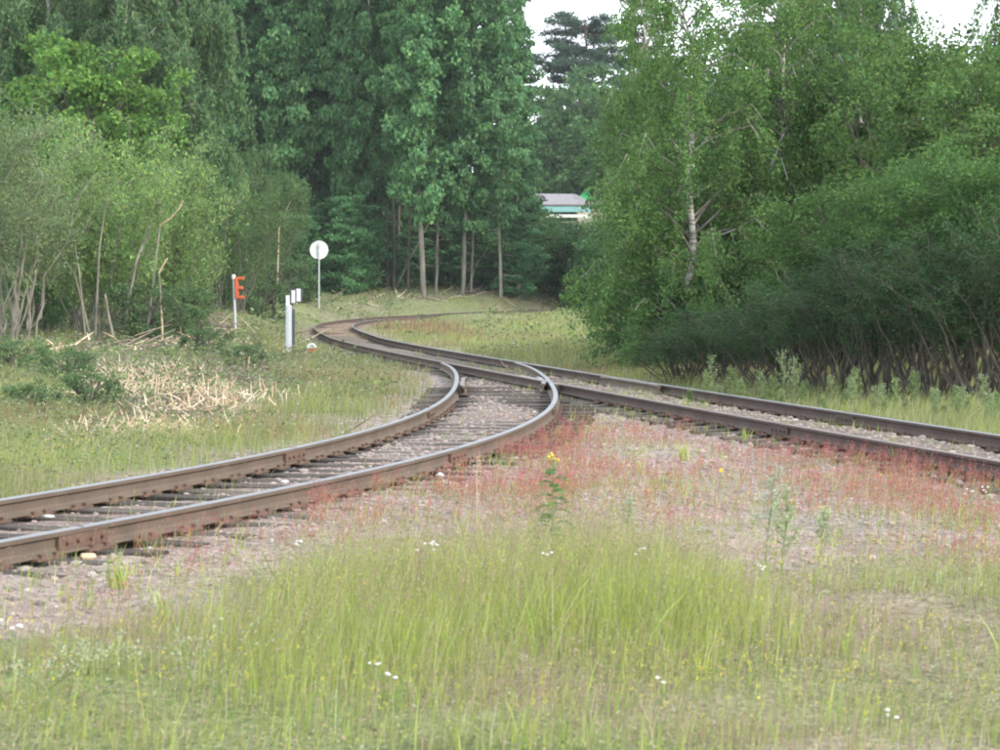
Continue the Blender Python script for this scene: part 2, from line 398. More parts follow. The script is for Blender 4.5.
# check rails opposite the frog and wing rails beside it
fi = int(np.argmin(np.linalg.norm(near_l[:, None] - out_c[None], axis=2).min(1))); frog = near_l[fi]
def along(P, p, a, b):
    i = int(np.argmin(np.linalg.norm(P - p, axis=1))); n = int(round(a / .3)), int(round(b / .3)); return P[max(0, i + n[0]): i + n[1]]
def flared(P, d, sgn):
    n = normals(P); t = np.linspace(-1, 1, len(P)); o = d + sgn * np.clip(np.abs(t) - .7, 0, 1) * .16
    return P + n * o[:, None]
chk = flared(along(far_l, frog, -1.8, 2.4), -.105, -1)
link("check_rail", rail_mesh(chk, np.zeros(len(chk)), "check_rail", 'rail_dull'), mainline)
chk = flared(along(in_c, frog, -1.8, 2.4), .105, 1)
link("check_rail", rail_mesh(chk, np.zeros(len(chk)), "check_rail", 'rail_dull'), siding)
w1 = along(near_l, frog, .3, 3.3); w1 = flared(w1, .10, .6)
link("wing_rail", rail_mesh(w1, np.zeros(len(w1)), "wing_rail", 'rail_top', .006), mainline)
w2 = along(out_c, frog, -.6, 2.7); w2 = flared(w2, -.10, -.6)
link("wing_rail", rail_mesh(w2, np.zeros(len(w2)), "wing_rail", 'rail_top', .009), siding)
tdir = near_l[fi] - near_l[fi - 1]; ang = math.atan2(tdir[1], tdir[0])   # towards the switch blades
fb = MB(); fb.add([(.25, -.012, 0), (.25, .012, 0), (-.9, .1, 0), (-.9, -.1, 0), (.25, -.01, .15), (.25, .01, .15), (-.9, .085, .15), (-.9, -.085, .15)], [(0, 1, 5, 4), (1, 2, 6, 5), (2, 3, 7, 6), (3, 0, 4, 7), (3, 2, 1, 0)]); fb.add([(.25, -.01, .15), (.25, .01, .15), (-.9, .085, .15), (-.9, -.085, .15)], [(0, 1, 2, 3)], m=1)
fo = fb.obj("frog_point", [M['rail_side'], M['rail_top']], mainline, (frog[0], frog[1], -.002)); fo.rotation_euler.z = ang

# joint bars (fishplates) with bolts
def joint_bar(P, i, parent, sides=(-1, 1), m='rust'):
    p = P[i]; d = P[min(i + 1, len(P) - 1)] - P[max(i - 1, 0)]; a = math.atan2(d[1], d[0])
    b = MB()
    for s in sides:
        b.box((0, s * .026, .072), (.62, .026, .085))
        for x in (-.22, -.08, .08, .22): b.tube([(x, s * .03, .072), (x, s * .058, .072)], .014, 6)
    b.box((0, 0, .1556), (.012, .07, .003))
    o = b.obj("joint_bar", M[m], parent, (p[0], p[1], 0)); o.rotation_euler.z = a
for px in (72, 455): joint_bar(out_c, int(np.argmin(np.abs(500 + F * out_c[:60, 0] / out_c[:60, 1] - px))), siding)
jj_ = np.where(out_c[:, 1] > 31.2)[0][0]; joint_bar(out_c, jj_, siding)
for px in (294, 430): joint_bar(in_c, int(np.argmin(np.abs(500 + F * in_c[:80, 0] / in_c[:80, 1] - px))), siding)
for px in (650, 845): joint_bar(far_l, at_row(far_l[:200], px), mainline, m='rail_side_dark')
for px in (780,): joint_bar(near_l, at_row(near_l[:200], px), mainline, m='rail_side_dark')

# sleepers, each a part; tie plates under the rails of the nearer ones
srng = random.Random(3)
def sleeper_mesh(k):
    r = random.Random(k); b = MB(); L, W = 2.55, .24
    xs = np.linspace(-L / 2, L / 2, 5); V = []; q = []
    for i, x in enumerate(xs):
        e = .012 * r.uniform(-1, 1); w = W / 2 + r.uniform(-.012, .012); t = r.uniform(-.012, .004) - (.012 if i in (0, 4) else 0)
        V += [(x + (r.uniform(-.03, .03) if i in (0, 4) else 0), -w + e, -.16), (x, w + e, -.16), (x, w + e - .012, t - .01), (x, w * .7 + e, t), (x, -w * .7 + e, t), (x, -w + e + .012, t - .01)]
    for i in range(4):
        for j in range(6): q.append((i * 6 + j, i * 6 + (j + 1) % 6, i * 6 + 6 + (j + 1) % 6, i * 6 + 6 + j))
    b.add(V, q, [])
    for s, o in ((0, 0), (1, 24)):
        f = [(o, o + 1, o + 2, o + 5), (o + 5, o + 2, o + 3, o + 4)]
        b.q.append(np.array([x[::-1] if s == 0 else x for x in f])[:, ::-1]); b.qm += [0, 0]
    return b.mesh("sleeper", M['sleeper'])
SLM = [sleeper_mesh(k) for k in range(5)]
pb = MB(); pb.box((0, 0, .004), (.2, .34, .016))
for x in (-.07, .07):
    for y in (-.085, .085): pb.box((x, y, .02), (.03, .036, .03))
PLATE = pb.mesh("tie_plate", M['rust'])
def lay(P, Zs, parent, step, plates_to, skip=None):
    Q = resample(P, step); zq = np.interp(np.arange(len(Q)) * step, np.arange(len(P)) * .3, Zs)
    n = normals(Q); cnt = 0
    for i, p in enumerate(Q):
        if p[1] < 10 or p[0] > 18 or (skip and skip(p)): continue
        a = math.atan2(n[i, 1], n[i, 0])
        s = bpy.data.objects.new("sleeper", SLM[srng.randrange(5)]); COL.objects.link(s); s.parent = parent
        s.location = (p[0] + srng.uniform(-.05, .05) * n[i, 0], p[1], zq[i] + srng.uniform(-.012, .004)); s.rotation_euler = (0, 0, a + srng.uniform(-.025, .025))
        if p[1] < plates_to:
            for o in (-.762, .762):
                t = bpy.data.objects.new("tie_plate", PLATE); COL.objects.link(t); t.parent = parent
                t.location = (p[0] + n[i, 0] * o, p[1] + n[i, 1] * o, zq[i] - .002); t.rotation_euler = (0, 0, a)
    return
lay(sid, sid_z, siding, .62, 34, skip=lambda p: p[1] > 41)
lay(main, main_z, mainline, .62, 36, skip=lambda p: p[1] > 116)

# ------------------------------------------------------------------ foliage builders
def unit(v): return v / (np.linalg.norm(v, axis=-1, keepdims=True) + 1e-9)
def leaf_geo(C, axis, L, W, r, fold=.25):
    """one pointed leaf blade (a quad) per row of C"""
    n = len(C); axis = unit(axis); rnd = unit(r.normal(size=(n, 3)) + np.array([0, 0, .5]))
    side = unit(np.cross(axis, rnd)); nor = np.cross(side, axis)
    L = np.broadcast_to(L, (n,))[:, None]; W = np.broadcast_to(W, (n,))[:, None]
    V = np.stack([C - axis * L * .5, C + side * W * .5 + nor * W * fold, C + axis * L * .5, C - side * W * .5 + nor * W * fold], 1).reshape(-1, 3)
    q = np.arange(4 * n).reshape(n, 4)
    return V, q
def leaf_cols(base, n, r, var=.2, clump=None, yellow=.06):
    base = np.array(base)
    k = np.clip(1 + r.normal(size=(n, 1)) * var, .45, 1.8)
    if clump is not None: k = k * clump[:, None]
    c = base[None] * k
    y = np.clip(r.normal(size=n) * yellow, -.12, .2)
    c[:, 0] *= 1 + 3 * y; c[:, 1] *= 1 + 1.2 * y
    return np.repeat(np.clip(c, .004, .9), 4, axis=0)
def path(p0, p1, r, n=6, wob=.05, sag=0.0):
    t = np.linspace(0, 1, n)[:, None]; p0, p1 = np.array(p0, float), np.array(p1, float)
    L = np.linalg.norm(p1 - p0); P = p0 + (p1 - p0) * t
    P[1:-1] += r.normal(size=(n - 2, 3)) * wob * L / 3
    P[:, 2] += sag * L * (4 * t[:, 0] * (1 - t[:, 0]))
    return P
def on_path(P, s):
    k = s * (len(P) - 1); i = np.minimum(k.astype(int), len(P) - 2); f = (k - i)[:, None]
    return P[i] * (1 - f) + P[i + 1] * f
class Tree:
    """collects limbs (-> trunk mesh) and leaves (-> crown mesh)"""
    def __init__(s, seed): s.r = np.random.default_rng(seed); s.w = MB(); s.C = []; s.A = []; s.L = []; s.W = []; s.K = []
    def limb(s, P, r0, r1, sides=5): s.w.tube(P, np.linspace(r0, r1, len(P)), sides, m=0 if r0 > .06 else 1, cap=False)
    def leaves(s, C, A, L, W, k=None):
        n = len(C); s.C.append(C); s.A.append(A); s.L.append(np.full(n, L) * s.r.uniform(.7, 1.3, n)); s.W.append(np.full(n, W) * s.r.uniform(.7, 1.3, n))
        s.K.append(np.full(n, 1.0 if k is None else k))
    def clump(s, c, rad, n, L, W, droop=.3, flat=.75):
        r = s.r; d = unit(r.normal(size=(n, 3))) * (r.uniform(0, 1, n) ** .45)[:, None] * np.array([1, 1, flat]) * rad
        A = unit(d + r.normal(size=(n, 3)) * rad * .7 + np.array([0, 0, -droop * rad]))
        s.leaves(np.array(c) + d, A, L, W, r.uniform(.8, 1.2))
    def build(s, colour, var=.2, yellow=.06):
        C = np.vstack(s.C); A = np.vstack(s.A); L = np.concatenate(s.L); W = np.concatenate(s.W); K = np.concatenate(s.K)
        V, q = leaf_geo(C, A, L, W, s.r)
        crown = mesh_np("crown", V, [q], M['leaf'], col=leaf_cols(colour, len(C), s.r, var, K, yellow))
        return crown, s.w

def aspen(seed, H=18, R=2.6, colour=(.125, .26, .108), nb=70, bare=.12, L=.23, conical=.9, tr0=.19):
    t = Tree(seed); r = t.r
    tr = path((0, 0, -.3), (r.normal() * .35, r.normal() * .35, H), r, 10, .02); t.limb(tr, tr0, .02, 8)
    for i in range(nb):
        s = bare + (1 - bare) * ((i + r.uniform()) / nb)
        p = on_path(tr, np.array([s]))[0]; u = (s - bare) / (1 - bare)
        ln = R * (.55 + .6 * math.sin(min(1, u * 1.4 + .25) * math.pi * .5) - conical * u ** 1.6 * .95) * r.uniform(.65, 1.15)
        az = i * 2.4 + r.normal() * .4; el = R_(r.uniform(5, 45) + 20 * u)
        e = p + ln * np.array([math.cos(az) * math.cos(el), math.sin(az) * math.cos(el), math.sin(el)])
        P = path(p, e, r, 5, .12, -.05); t.limb(P, .035 * (1 - u) + .012, .006, 4)
        for s2 in np.linspace(.3, 1.02, max(2, int(ln * 2.3))):
            c = on_path(P, np.array([min(s2, 1)]))[0] + r.normal(size=3) * .16
            t.clump(c, r.uniform(.38, .68), int(r.uniform(70, 115)), L, L * .8, .35, .6)
    # dead bare twigs on the lower trunk
    for i in range(9):
        s = r.uniform(.05, bare + .08); p = on_path(tr, np.array([s]))[0]; az = r.uniform(0, 6.28); l = r.uniform(.5, 1.6)
        t.limb(path(p, p + l * np.array([math.cos(az), math.sin(az), r.uniform(-.3, .5)]), r, 4, .15), .022, .005, 4)
    return t.build(colour)

def birch(seed, H=13, R=3.2, colour=(.085, .135, .04), nb=46, bare=.2, lean=(0, 0), L=.1, drop=1.7, dens=36):
    t = Tree(seed); r = t.r
    tr = path((0, 0, -.3), (lean[0], lean[1], H), r, 10, .03); t.limb(tr, .12, .015, 8)
    for i in range(nb):
        s = bare + (.98 - bare) * ((i + r.uniform()) / nb); u = (s - bare) / (1 - bare)
        p = on_path(tr, np.array([s]))[0]
        ln = R * (1.05 - .75 * u ** 1.5) * r.uniform(.6, 1.15); az = i * 2.4 + r.normal() * .5; el = R_(r.uniform(25, 60))
        e = p + ln * np.array([math.cos(az) * math.cos(el), math.sin(az) * math.cos(el), math.sin(el) * .9])
        P = path(p, e, r, 6, .08, .1); P[-1, 2] -= .25 * ln; t.limb(P, .04 * (1 - .6 * u) + .008, .006, 5)
        ns = max(3, int(ln * 3.6))
        for s2 in r.uniform(.25, 1, ns):
            c = on_path(P, np.array([s2]))[0] + r.normal(size=3) * .12
            dl = drop * r.uniform(.35, 1.1) * (.6 + .6 * (1 - u)); k = int(dens * dl / 1.2)
            w = np.linspace(0, 1, k)[:, None]; out = np.array([math.cos(az), math.sin(az), 0]) * .35
            S = c + np.c_[out[0] * np.sqrt(w) * dl * .6, out[1] * np.sqrt(w) * dl * .6, .1 * w - w * dl] + np.cumsum(r.normal(size=(k, 3)) * .018, 0) + r.normal(size=(k, 3)) * np.array([.1, .1, .05])
            A = unit(r.normal(size=(k, 3)) * .6 + np.array([0, 0, -1]))
            t.leaves(S, A, L, L * .62, r.uniform(.75, 1.25))
            if r.uniform() < .5: t.limb(S[:: max(2, k // 4)], .006, .003, 3)
    return t.build(colour)

def willow(seed, H=7.5, R=3, colour=(.165, .235, .1), nst=26, bare=.4, L=.14, W=.045, thick=.045, dens=1.0, spread=1.0, wob=.07):
    t = Tree(seed); r = t.r
    for i in range(nst):
        az = r.uniform(0, 6.28); rr = R * math.sqrt(r.uniform(.02, 1)) * spread
        h = H * (1 - .35 * (rr / R / spread) ** 2) * r.uniform(.75, 1.03)
        b = np.array([math.cos(az), math.sin(az), 0]) * rr * .32 + np.r_[r.normal(size=2) * .12, -.2]
        e = np.array([math.cos(az) * rr, math.sin(az) * rr, h]); P = path(b, e, r, 8, wob)
        P[1:-1, :2] -= (np.array([math.cos(az), math.sin(az)]) * rr * .1)
        k0 = thick * r.uniform(.5, 1.2); t.limb(P, k0, .007, 5)
        nt = int(16 * dens * h / 6)
        for s in r.uniform(bare, 1, nt):
            c = on_path(P, np.array([s]))[0]; a2 = r.uniform(0, 6.28); l = r.uniform(.5, 1.25) * (1.25 - .5 * s)
            e2 = c + l * np.array([math.cos(a2), math.sin(a2), r.uniform(.1, .9)]); Q = path(c, e2, r, 4, .1); t.limb(Q, .009, .003, 3)
            k = int(r.uniform(34, 52)); ss = r.uniform(.1, 1.05, k)
            C = on_path(Q, np.minimum(ss, .999)) + r.normal(size=(k, 3)) * .15
            t.leaves(C, unit((e2 - c) * .8 + r.normal(size=(k, 3)) * .7), L, W, r.uniform(.8, 1.2))
    return t.build(colour, .22)

def roundtree(seed, H=9, R=3, colour=(.1, .2, .04), ncl=190, bare=.25, L=.2, W=.15, per=70, low=.2, stems=1, dead=0):
    t = Tree(seed); r = t.r; top = np.array([r.normal() * .3, r.normal() * .3, H * .72])
    trs = []
    for k in range(stems):
        b = np.r_[r.normal(size=2) * (.0 if stems == 1 else .45), -.3]; P = path(b, top + np.r_[r.normal(size=2) * (.2 if stems == 1 else R * .4), 0], r, 7, .06); t.limb(P, .16 / math.sqrt(stems), .03, 7); trs.append(P)
    for i in range(ncl):
        u = unit(r.normal(size=3)); rad = r.uniform(.45, 1) ** .5
        lump = 1 + .16 * math.sin(u[0] * 5 + seed) + .14 * math.sin(u[1] * 6 + 2 * seed + u[2] * 4)
        hz = H * low; c = np.array([u[0] * R * rad * lump, u[1] * R * rad * lump, hz + (H - hz) * (.5 + .5 * u[2] * rad * lump)])
        if i % 3 == 0:
            P = trs[i % stems]; s = np.array([min(.95, max(bare, c[2] / H * .8))]); t.limb(path(on_path(P, s)[0], c, r, 5, .1, .05), .03, .006, 4)
        t.clump(c, r.uniform(.3, .6) * R / 3 + .12, per, L, W, .4, .65)
    for i in range(dead):
        az = r.uniform(0, 6.28); b = np.r_[r.normal(size=2) * .6, -.2]; l = r.uniform(.5, 1) * H * .75
        t.limb(path(b, b + np.array([math.cos(az) * l * .4, math.sin(az) * l * .4, l]), r, 6, .06), .05, .012, 5)
    return t.build(colour)

def pine(seed, H=19, R=5.2, colour=(.075, .125, .085), nb=42, bare=.52):
    t = Tree(seed); r = t.r
    tr = path((0, 0, -.3), (.4, .2, H), r, 9, .02); t.limb(tr, .24, .05, 8)
    for i in range(nb):
        s = bare + (1 - bare) * (i + r.uniform(0, .7)) / nb; u = (s - bare) / (1 - bare); p = on_path(tr, np.array([min(s, .99)]))[0]
        ln = R * (1.0 - .62 * u ** 1.3) * r.uniform(.6, 1.15); az = i * 2.4 + r.normal() * .4
        e = p + ln * np.array([math.cos(az), math.sin(az), r.uniform(-.02, .28)]); P = path(p, e, r, 6, .07, .05); t.limb(P, .07 * (1 - .6 * u), .012, 5)
        for s2 in np.linspace(.3, 1, max(3, int(ln * 3.3))):
            c = on_path(P, np.array([s2]))[0] + np.r_[r.normal(size=2) * .3, r.uniform(0, .2)]
            n = 120; d = unit(r.normal(size=(n, 3)) + np.array([0, 0, .35])) * r.uniform(.1, .55, n)[:, None] * np.array([1.1, 1.1, .75])
            t.leaves(c + d, d + r.normal(size=(n, 3)) * .05, .3, .07, r.uniform(.75, 1.2))
    return t.build(colour, .2, .03)

def make_tree(name, build, bark, **k):
    crown, wood = build
    trunk = wood.mesh("trunk", M[bark], True)
    return crown, trunk
PROTO = {}
def proto(key, build, bark): crown, wood = build; PROTO[key] = (crown, wood.mesh("trunk", [M[bark], M[{'bark_birch': 'bark_twig', 'bark_grey': 'bark_dark'}.get(bark, bark)]], True))
proto('aspen1', aspen(11), 'bark_grey')
proto('aspen2', aspen(12, 19, 2.3, (.112, .24, .1), 68, .14, .23), 'bark_grey')
proto('aspen3', aspen(13, 17, 2.9, (.135, .265, .108), 70, .1, .23), 'bark_pale')
proto('aspenbare', aspen(15, 18, 2.5, (.12, .25, .1), 66, .17, .23, .9, .14), 'bark_grey')
proto('aspenpale', aspen(16, 18, 2.3, (.125, .255, .104), 64, .19, .23, .9, .12), 'bark_pale')
proto('aspenlow', aspen(14, 8, 2.0, (.11, .24, .1), 48, .03, .2, .7), 'bark_pale')
proto('birch1', birch(21, 13, 3.4, (.115, .21, .06), 66, .08, (.6, 0), .1, 1.8, 95), 'bark_birch')
proto('birch2', birch(22, 12, 3.2, (.11, .2, .058), 64, .08, (1.6, .3), .1, 1.8, 95), 'bark_birch')
proto('birchfar', birch(23, 17, 4.2, (.115, .2, .08), 66, .2, (-.5, 0), .2, 2.2, 44), 'bark_birch')
proto('willow1', willow(31), 'bark_pale')
proto('willow2', willow(32, 7, 3.4, (.165, .26, .08), 30, .26, .15, .06, .035), 'bark_pale')
proto('willowdark', willow(33, 7.5, 3.6, (.11, .19, .065), 30, .34, .13, .05), 'bark_dark')
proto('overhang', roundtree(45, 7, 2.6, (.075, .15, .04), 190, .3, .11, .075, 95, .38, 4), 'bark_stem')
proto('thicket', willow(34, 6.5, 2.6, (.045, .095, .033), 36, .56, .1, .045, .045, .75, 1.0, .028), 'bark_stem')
proto('maple', roundtree(41), 'bark_grey')
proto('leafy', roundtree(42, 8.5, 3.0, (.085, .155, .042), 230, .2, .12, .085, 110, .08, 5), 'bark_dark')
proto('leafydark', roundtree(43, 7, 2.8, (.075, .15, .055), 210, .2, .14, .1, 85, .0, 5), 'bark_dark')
proto('midtree', roundtree(44, 12, 3.6, (.085, .165, .06), 230, .2, .26, .19, 60, .1), 'bark_grey')
proto('pine', pine(51), 'bark_pine')
proto('pine2', pine(52, 18, 2.6, (.052, .09, .055), 26, .35), 'bark_pine')
proto('shrub', roundtree(61, 1.6, 1.2, (.09, .15, .06), 60, .1, .1, .06, 60, -.1, 6), 'bark_dark')

trng = random.Random(5)
CH = {}
def crown_h(me):
    if me.name not in CH:
        v = np.empty(len(me.vertices) * 3, np.float32); me.vertices.foreach_get("co", v); CH[me.name] = float(np.percentile(v[2::3], 99.8))
    return CH[me.name]
def put(key, name, px, Z, label, cat="tree", scale=1.0, sx=None, group=None, rz=None, top=None, lean=None):
    """a tree of its own: Empty > trunk, crown; stands on the terrain at photo column px and distance Z"""
    x = (px - 500) * Z / F; crown, trunk = PROTO[key]
    z = float(ground_z(x, Z)[0]) - .05
    o = empty(name, (x, Z, z), trng.uniform(0, 6.28) if rz is None else rz, label=label, cat=cat, group=group)
    if top is not None:                      # height so that the crown ends at photo row `top`
        h = gz(px, top, Z) - z; scale = h / crown_h(crown)
    s2 = sx if sx else scale
    o.scale = (s2, s2, scale)
    if lean: o.rotation_euler = (lean[0], lean[1], o.rotation_euler.z)
    t = bpy.data.objects.new("trunk", trunk); COL.objects.link(t); t.parent = o
    c = bpy.data.objects.new("crown", crown); COL.objects.link(c); c.parent = o
    return o

# left side: birches behind, maple, willow bushes in front
put('birchfar', 'birch_tree', 40, 102, "tall drooping birch at the top left edge with a white trunk above the round maple", top=-120)
put('birchfar', 'birch_tree', 128, 100, "drooping birch with a leaning pale trunk, between the round maple and the dark aspens", top=-90, lean=(0, .06))
put('birchfar', 'birch_tree', 182, 106, "slender drooping birch whose twigs hang against the dark aspens", top=-140, sx=.8)
put('birchfar', 'birch_tree', -60, 104, "drooping birch cut by the left edge of the photo", top=-100)
put('maple', 'maple_tree', 80, 90, "bright yellow green round maple rising behind the willow bushes on the left", top=36, sx=1.15)
put('willow1', 'willow_bush', 8, 71, "tall grey green willow bush with many bare pale stems at the left edge", "bush", top=92, sx=.95, rz=.4)
put('willow2', 'willow_bush', 108, 75, "light green willow bush with snapped stems above the wood splinters", "bush", top=118, sx=.95, rz=2.0)
put('willow2', 'willow_bush', 165, 80, "light green bush right of the snapped stems, left of the dark bush", "bush", top=128, sx=.85, rz=4.2)
put('willow2', 'willow_bush', 60, 82, "light green bush tucked behind the two front willow bushes on the left", "bush", top=120, sx=1.0, rz=1.1)
put('willowdark', 'willow_bush', 222, 99, "darker bush directly above the orange letter E post", "bush", top=150, sx=.9, rz=.9)
put('willowdark', 'willow_bush', 268, 121, "rounded dark green bush behind the round white sign", "bush", top=148, sx=.74, rz=3.1)
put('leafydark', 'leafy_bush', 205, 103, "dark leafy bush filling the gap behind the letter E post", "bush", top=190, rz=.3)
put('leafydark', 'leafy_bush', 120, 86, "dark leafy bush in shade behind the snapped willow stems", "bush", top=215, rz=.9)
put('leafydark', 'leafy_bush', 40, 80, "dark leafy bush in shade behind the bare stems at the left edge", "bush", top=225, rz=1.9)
put('shrub', 'low_shrub', 150, 73, "low dark shrub at the foot of the snapped willow", "bush", 1.15)
for px, py, sc_, lab in [(18, 372, .5, "low grey green shrub on the left bank at the photo's left edge"), (66, 384, .42, "low dark shrub left of the splinter heap"), (92, 404, .38, "low dark shrub between the two splinter heaps"), (245, 366, .36, "low shrub right of the splinter heap"), (35, 412, .36, "low shrub on the left bank nearest the siding"), (205, 352, .5, "low shrub on the rise below the letter E")]:
    put('shrub', 'low_shrub', px, F * CAMZ / (py - HZ), lab, "bush", sc_)
put('shrub', 'low_shrub', 178, 76, "low dark shrub right of the pale broken stem", "bush", 1.1)
put('shrub', 'low_shrub', 282, 119, "low bright shrub on the bank left of the round white sign", "bush", 1.5)
put('shrub', 'low_shrub', 258, 104, "low leafy shrub right of the letter E", "bush", 1.2)

# the aspen wood
ASP = [(206, 118, 'aspen2', "dark aspen at the left end of the aspen wood beside the birch"), (236, 123, 'aspen1', "dark aspen second from the left end of the wood"),
       (280, 121, 'aspen3', "aspen whose bare grey trunk shows above the dark rounded bush"), (318, 125, 'aspen1', "aspen rising straight behind the round white sign"),
       (346, 120, 'aspenpale', "aspen with the long pale trunk line right of the round white sign"), (378, 126, 'aspen3', "aspen between the pale trunk line and the dark trunk pair"),
       (397, 122, 'aspenbare', "aspen with a pair of thin dark trunks at the wood's edge"), (424, 115, 'aspenbare', "aspen with the stoutest grey trunk at the middle of the wood's edge"),
       (463, 116, 'aspenbare', "aspen with a grey trunk half hidden by dry leaves, right of the stout trunk"), (487, 130, 'aspen2', "slim aspen left of the pale trunk at the wood's right end"),
       (501, 116, 'aspenpale', "aspen with the pale trunk at the right end of the wood"), (517, 128, 'aspen2', "outermost aspen at the right end of the wood against the white sky")]
for px, Z, k, lab in ASP:
    put(k, 'aspen_tree', px, Z + 28, lab, top=(-150 - (px * 7) % 60) if px < 480 else {487: -95, 501: -75, 517: -15}[px], group="aspens along the edge of the wood", sx={346: .8, 397: .8, 463: .95, 487: 1.15, 501: .9, 517: .85}.get(px, 1.2))
for i in range(18):
    put(['aspen1', 'aspen2', 'aspen3'][i % 3], 'aspen_tree', 195 + i * 15.5 + trng.uniform(-6, 6), 163 + (i * 7) % 16, "dark aspen deep in the wood behind the front row of trunks", top=-120 + trng.uniform(-50, 30) if i < 18 else 10 + (i - 18) * 22, group="aspens deep in the wood", sx=1.15)
for px, Z, top, lab in [(305, 116, 215, "young leafy aspen just right of the dark rounded bush"), (362, 118, 205, "young leafy aspen under the pale trunk line"), (335, 117, 232, "young leafy aspen right behind the round white sign"),
                        (485, 119, 232, "young aspen between the two right hand trunks of the wood"), (385, 121, 222, "young aspen left of the leaning dead stem"), (535, 122, 225, "young aspen right of the last pale trunk"), (445, 123, 215, "young aspen right of the stoutest grey trunk"), (410, 117, 228, "young aspen just left of the stoutest grey trunk"), (478, 117, 205, "young aspen left of the pale trunk at the wood's right end"), (350, 116, 196, "young aspen in front of the long pale trunk"), (322, 119, 204, "young aspen left of the round sign's plate"), (518, 117, 214, "young aspen right of the pale trunk at the wood's right end")]:
    put('aspenlow', 'young_aspen', px, Z + (34 if 400 < px < 500 else 28), lab, top=top, sx=.8)
for px, Z, top, lab in [(548, 121, 219, "dark bush at the right end of the wood below the building"), (575, 124, 221, "bush below the green roof, above the far track"), (600, 119, 222, "bush where the far track vanishes behind the trees"), (522, 120, 250, "small bush at the foot of the last pale aspen trunk"), (628, 116, 215, "bush above the far track's end, half behind the dark right hand bush")]:
    put('leafydark', 'leafy_bush', px, Z + 30, lab, "bush", top=top, sx=1.15)
for i in range(16):
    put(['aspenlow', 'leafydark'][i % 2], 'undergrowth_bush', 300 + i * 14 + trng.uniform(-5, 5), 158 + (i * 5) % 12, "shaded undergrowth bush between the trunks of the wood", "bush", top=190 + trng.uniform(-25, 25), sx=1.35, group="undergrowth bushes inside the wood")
# middle distance behind the gap
put('pine', 'pine_tree', 586, 250, "pine with flat layered boughs standing alone against the white sky", top=12, rz=1.2, sx=1.75)
put('pine2', 'pine_tree', 640, 170, "spiky slender pine right of the layered pine, behind the birches", top=-15)
put('midtree', 'broadleaf_tree', 606, 234, "mid green broadleaf tree below the layered pine", top=68)
put('midtree', 'broadleaf_tree', 556, 240, "hazy far tree in the gap above the long building", top=88)
put('midtree', 'broadleaf_tree', 540, 260, "far tree showing low between the wood and the pine", top=120)
put('midtree', 'broadleaf_tree', 582, 244, "far round tree directly behind the roof of the long building", top=92)
put('birchfar', 'birch_tree', 634, 150, "slender far birch left of the big drooping birches", top=75, sx=.5)
put('midtree', 'broadleaf_tree', 655, 140, "broadleaf tree between the gap and the drooping birches", top=80)
for i in range(10):
    put(['midtree', 'aspen1', 'birchfar'][i % 3], 'far_tree', 690 + i * 38, 165 + (i * 13) % 30, "far tree behind the right hand birches", top=(60 if i < 3 else -30 if i < 6 else 60), group="far trees behind the birches")
for i in range(7):
    put('midtree', 'far_tree', -40 + i * 38, 160 + (i * 11) % 20, "far tree behind the left hand birches", top=-120, group="far trees behind the left birches")

# right side
put('leafydark', 'leafy_bush', 668, 53, "dark low bush reaching down to the rails, left end of the thicket", "bush", top=228, sx=.62, rz=.5)
put('leafydark', 'leafy_bush', 655, 57, "dark spreading bush hanging over the far grass right of the gap", "bush", top=170, sx=.55, rz=2.2)
put('birch2', 'birch_tree', 676, 52, "drooping birch nearest the gap with bright green hanging twigs", top=-40, sx=.56, rz=2.9)
put('birch1', 'birch_tree', 700, 49, "big drooping birch with a pale trunk in the middle of the right hand trees", top=-45, sx=.82, rz=3.6)
put('birch2', 'birch_tree', 745, 50, "drooping birch between the pale trunk and the upright white trunk", top=-60, sx=.82, rz=.2)
put('birch1', 'birch_tree', 795, 53, "drooping birch with an upright white trunk showing near the top", top=-75, sx=.85, rz=2.4)
put('birch2', 'birch_tree', 858, 54, "drooping birch with a bare pale limb near the top right", top=-60, sx=.8, rz=4.4)
put('birch1', 'birch_tree', 1008, 50, "drooping birch hanging into the top right corner", top=-160, sx=.6, rz=5.0)
put('willow1', 'willow_bush', 800, 50, "grey green willow in front of the birches, right of the brightest hanging twigs", "bush", top=180, sx=.62, rz=1.3)
put('leafy', 'leafy_tree', 905, 50, "full green broadleaf tree behind the right hand thicket, tops out under the sky gap", top=20, sx=.85, rz=.2)
put('leafy', 'leafy_tree', 968, 44, "full green broadleaf tree at the right edge of the photo", top=34, sx=.72, rz=2.2)
put('leafy', 'leafy_tree', 1035, 42, "full green broadleaf tree cut by the right edge of the photo", top=60, sx=.8, rz=3.3)
put('leafydark', 'leafy_bush', 870, 52, "shaded bush in the middle of the right hand thicket", "bush", top=185, sx=.8, rz=3.0)
put('leafydark', 'leafy_bush', 705, 50, "shaded bush under the big drooping birch", "bush", top=255, sx=.7, rz=4.0)
put('leafydark', 'leafy_bush', 765, 50, "shaded bush under the birch with the upright white trunk", "bush", top=235, sx=.7, rz=1.6)
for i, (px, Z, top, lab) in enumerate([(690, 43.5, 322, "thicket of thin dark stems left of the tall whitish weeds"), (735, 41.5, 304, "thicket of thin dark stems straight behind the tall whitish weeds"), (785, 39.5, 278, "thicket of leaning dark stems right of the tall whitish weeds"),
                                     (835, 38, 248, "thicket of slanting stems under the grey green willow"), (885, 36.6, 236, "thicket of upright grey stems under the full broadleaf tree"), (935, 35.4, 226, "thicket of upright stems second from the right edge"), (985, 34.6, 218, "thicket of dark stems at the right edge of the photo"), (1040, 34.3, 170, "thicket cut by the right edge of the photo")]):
    put('thicket', 'stem_thicket', px, Z, lab, "bush", top=top, sx=.62, rz=i * 1.7, group="dark stem thickets along the right of the track")
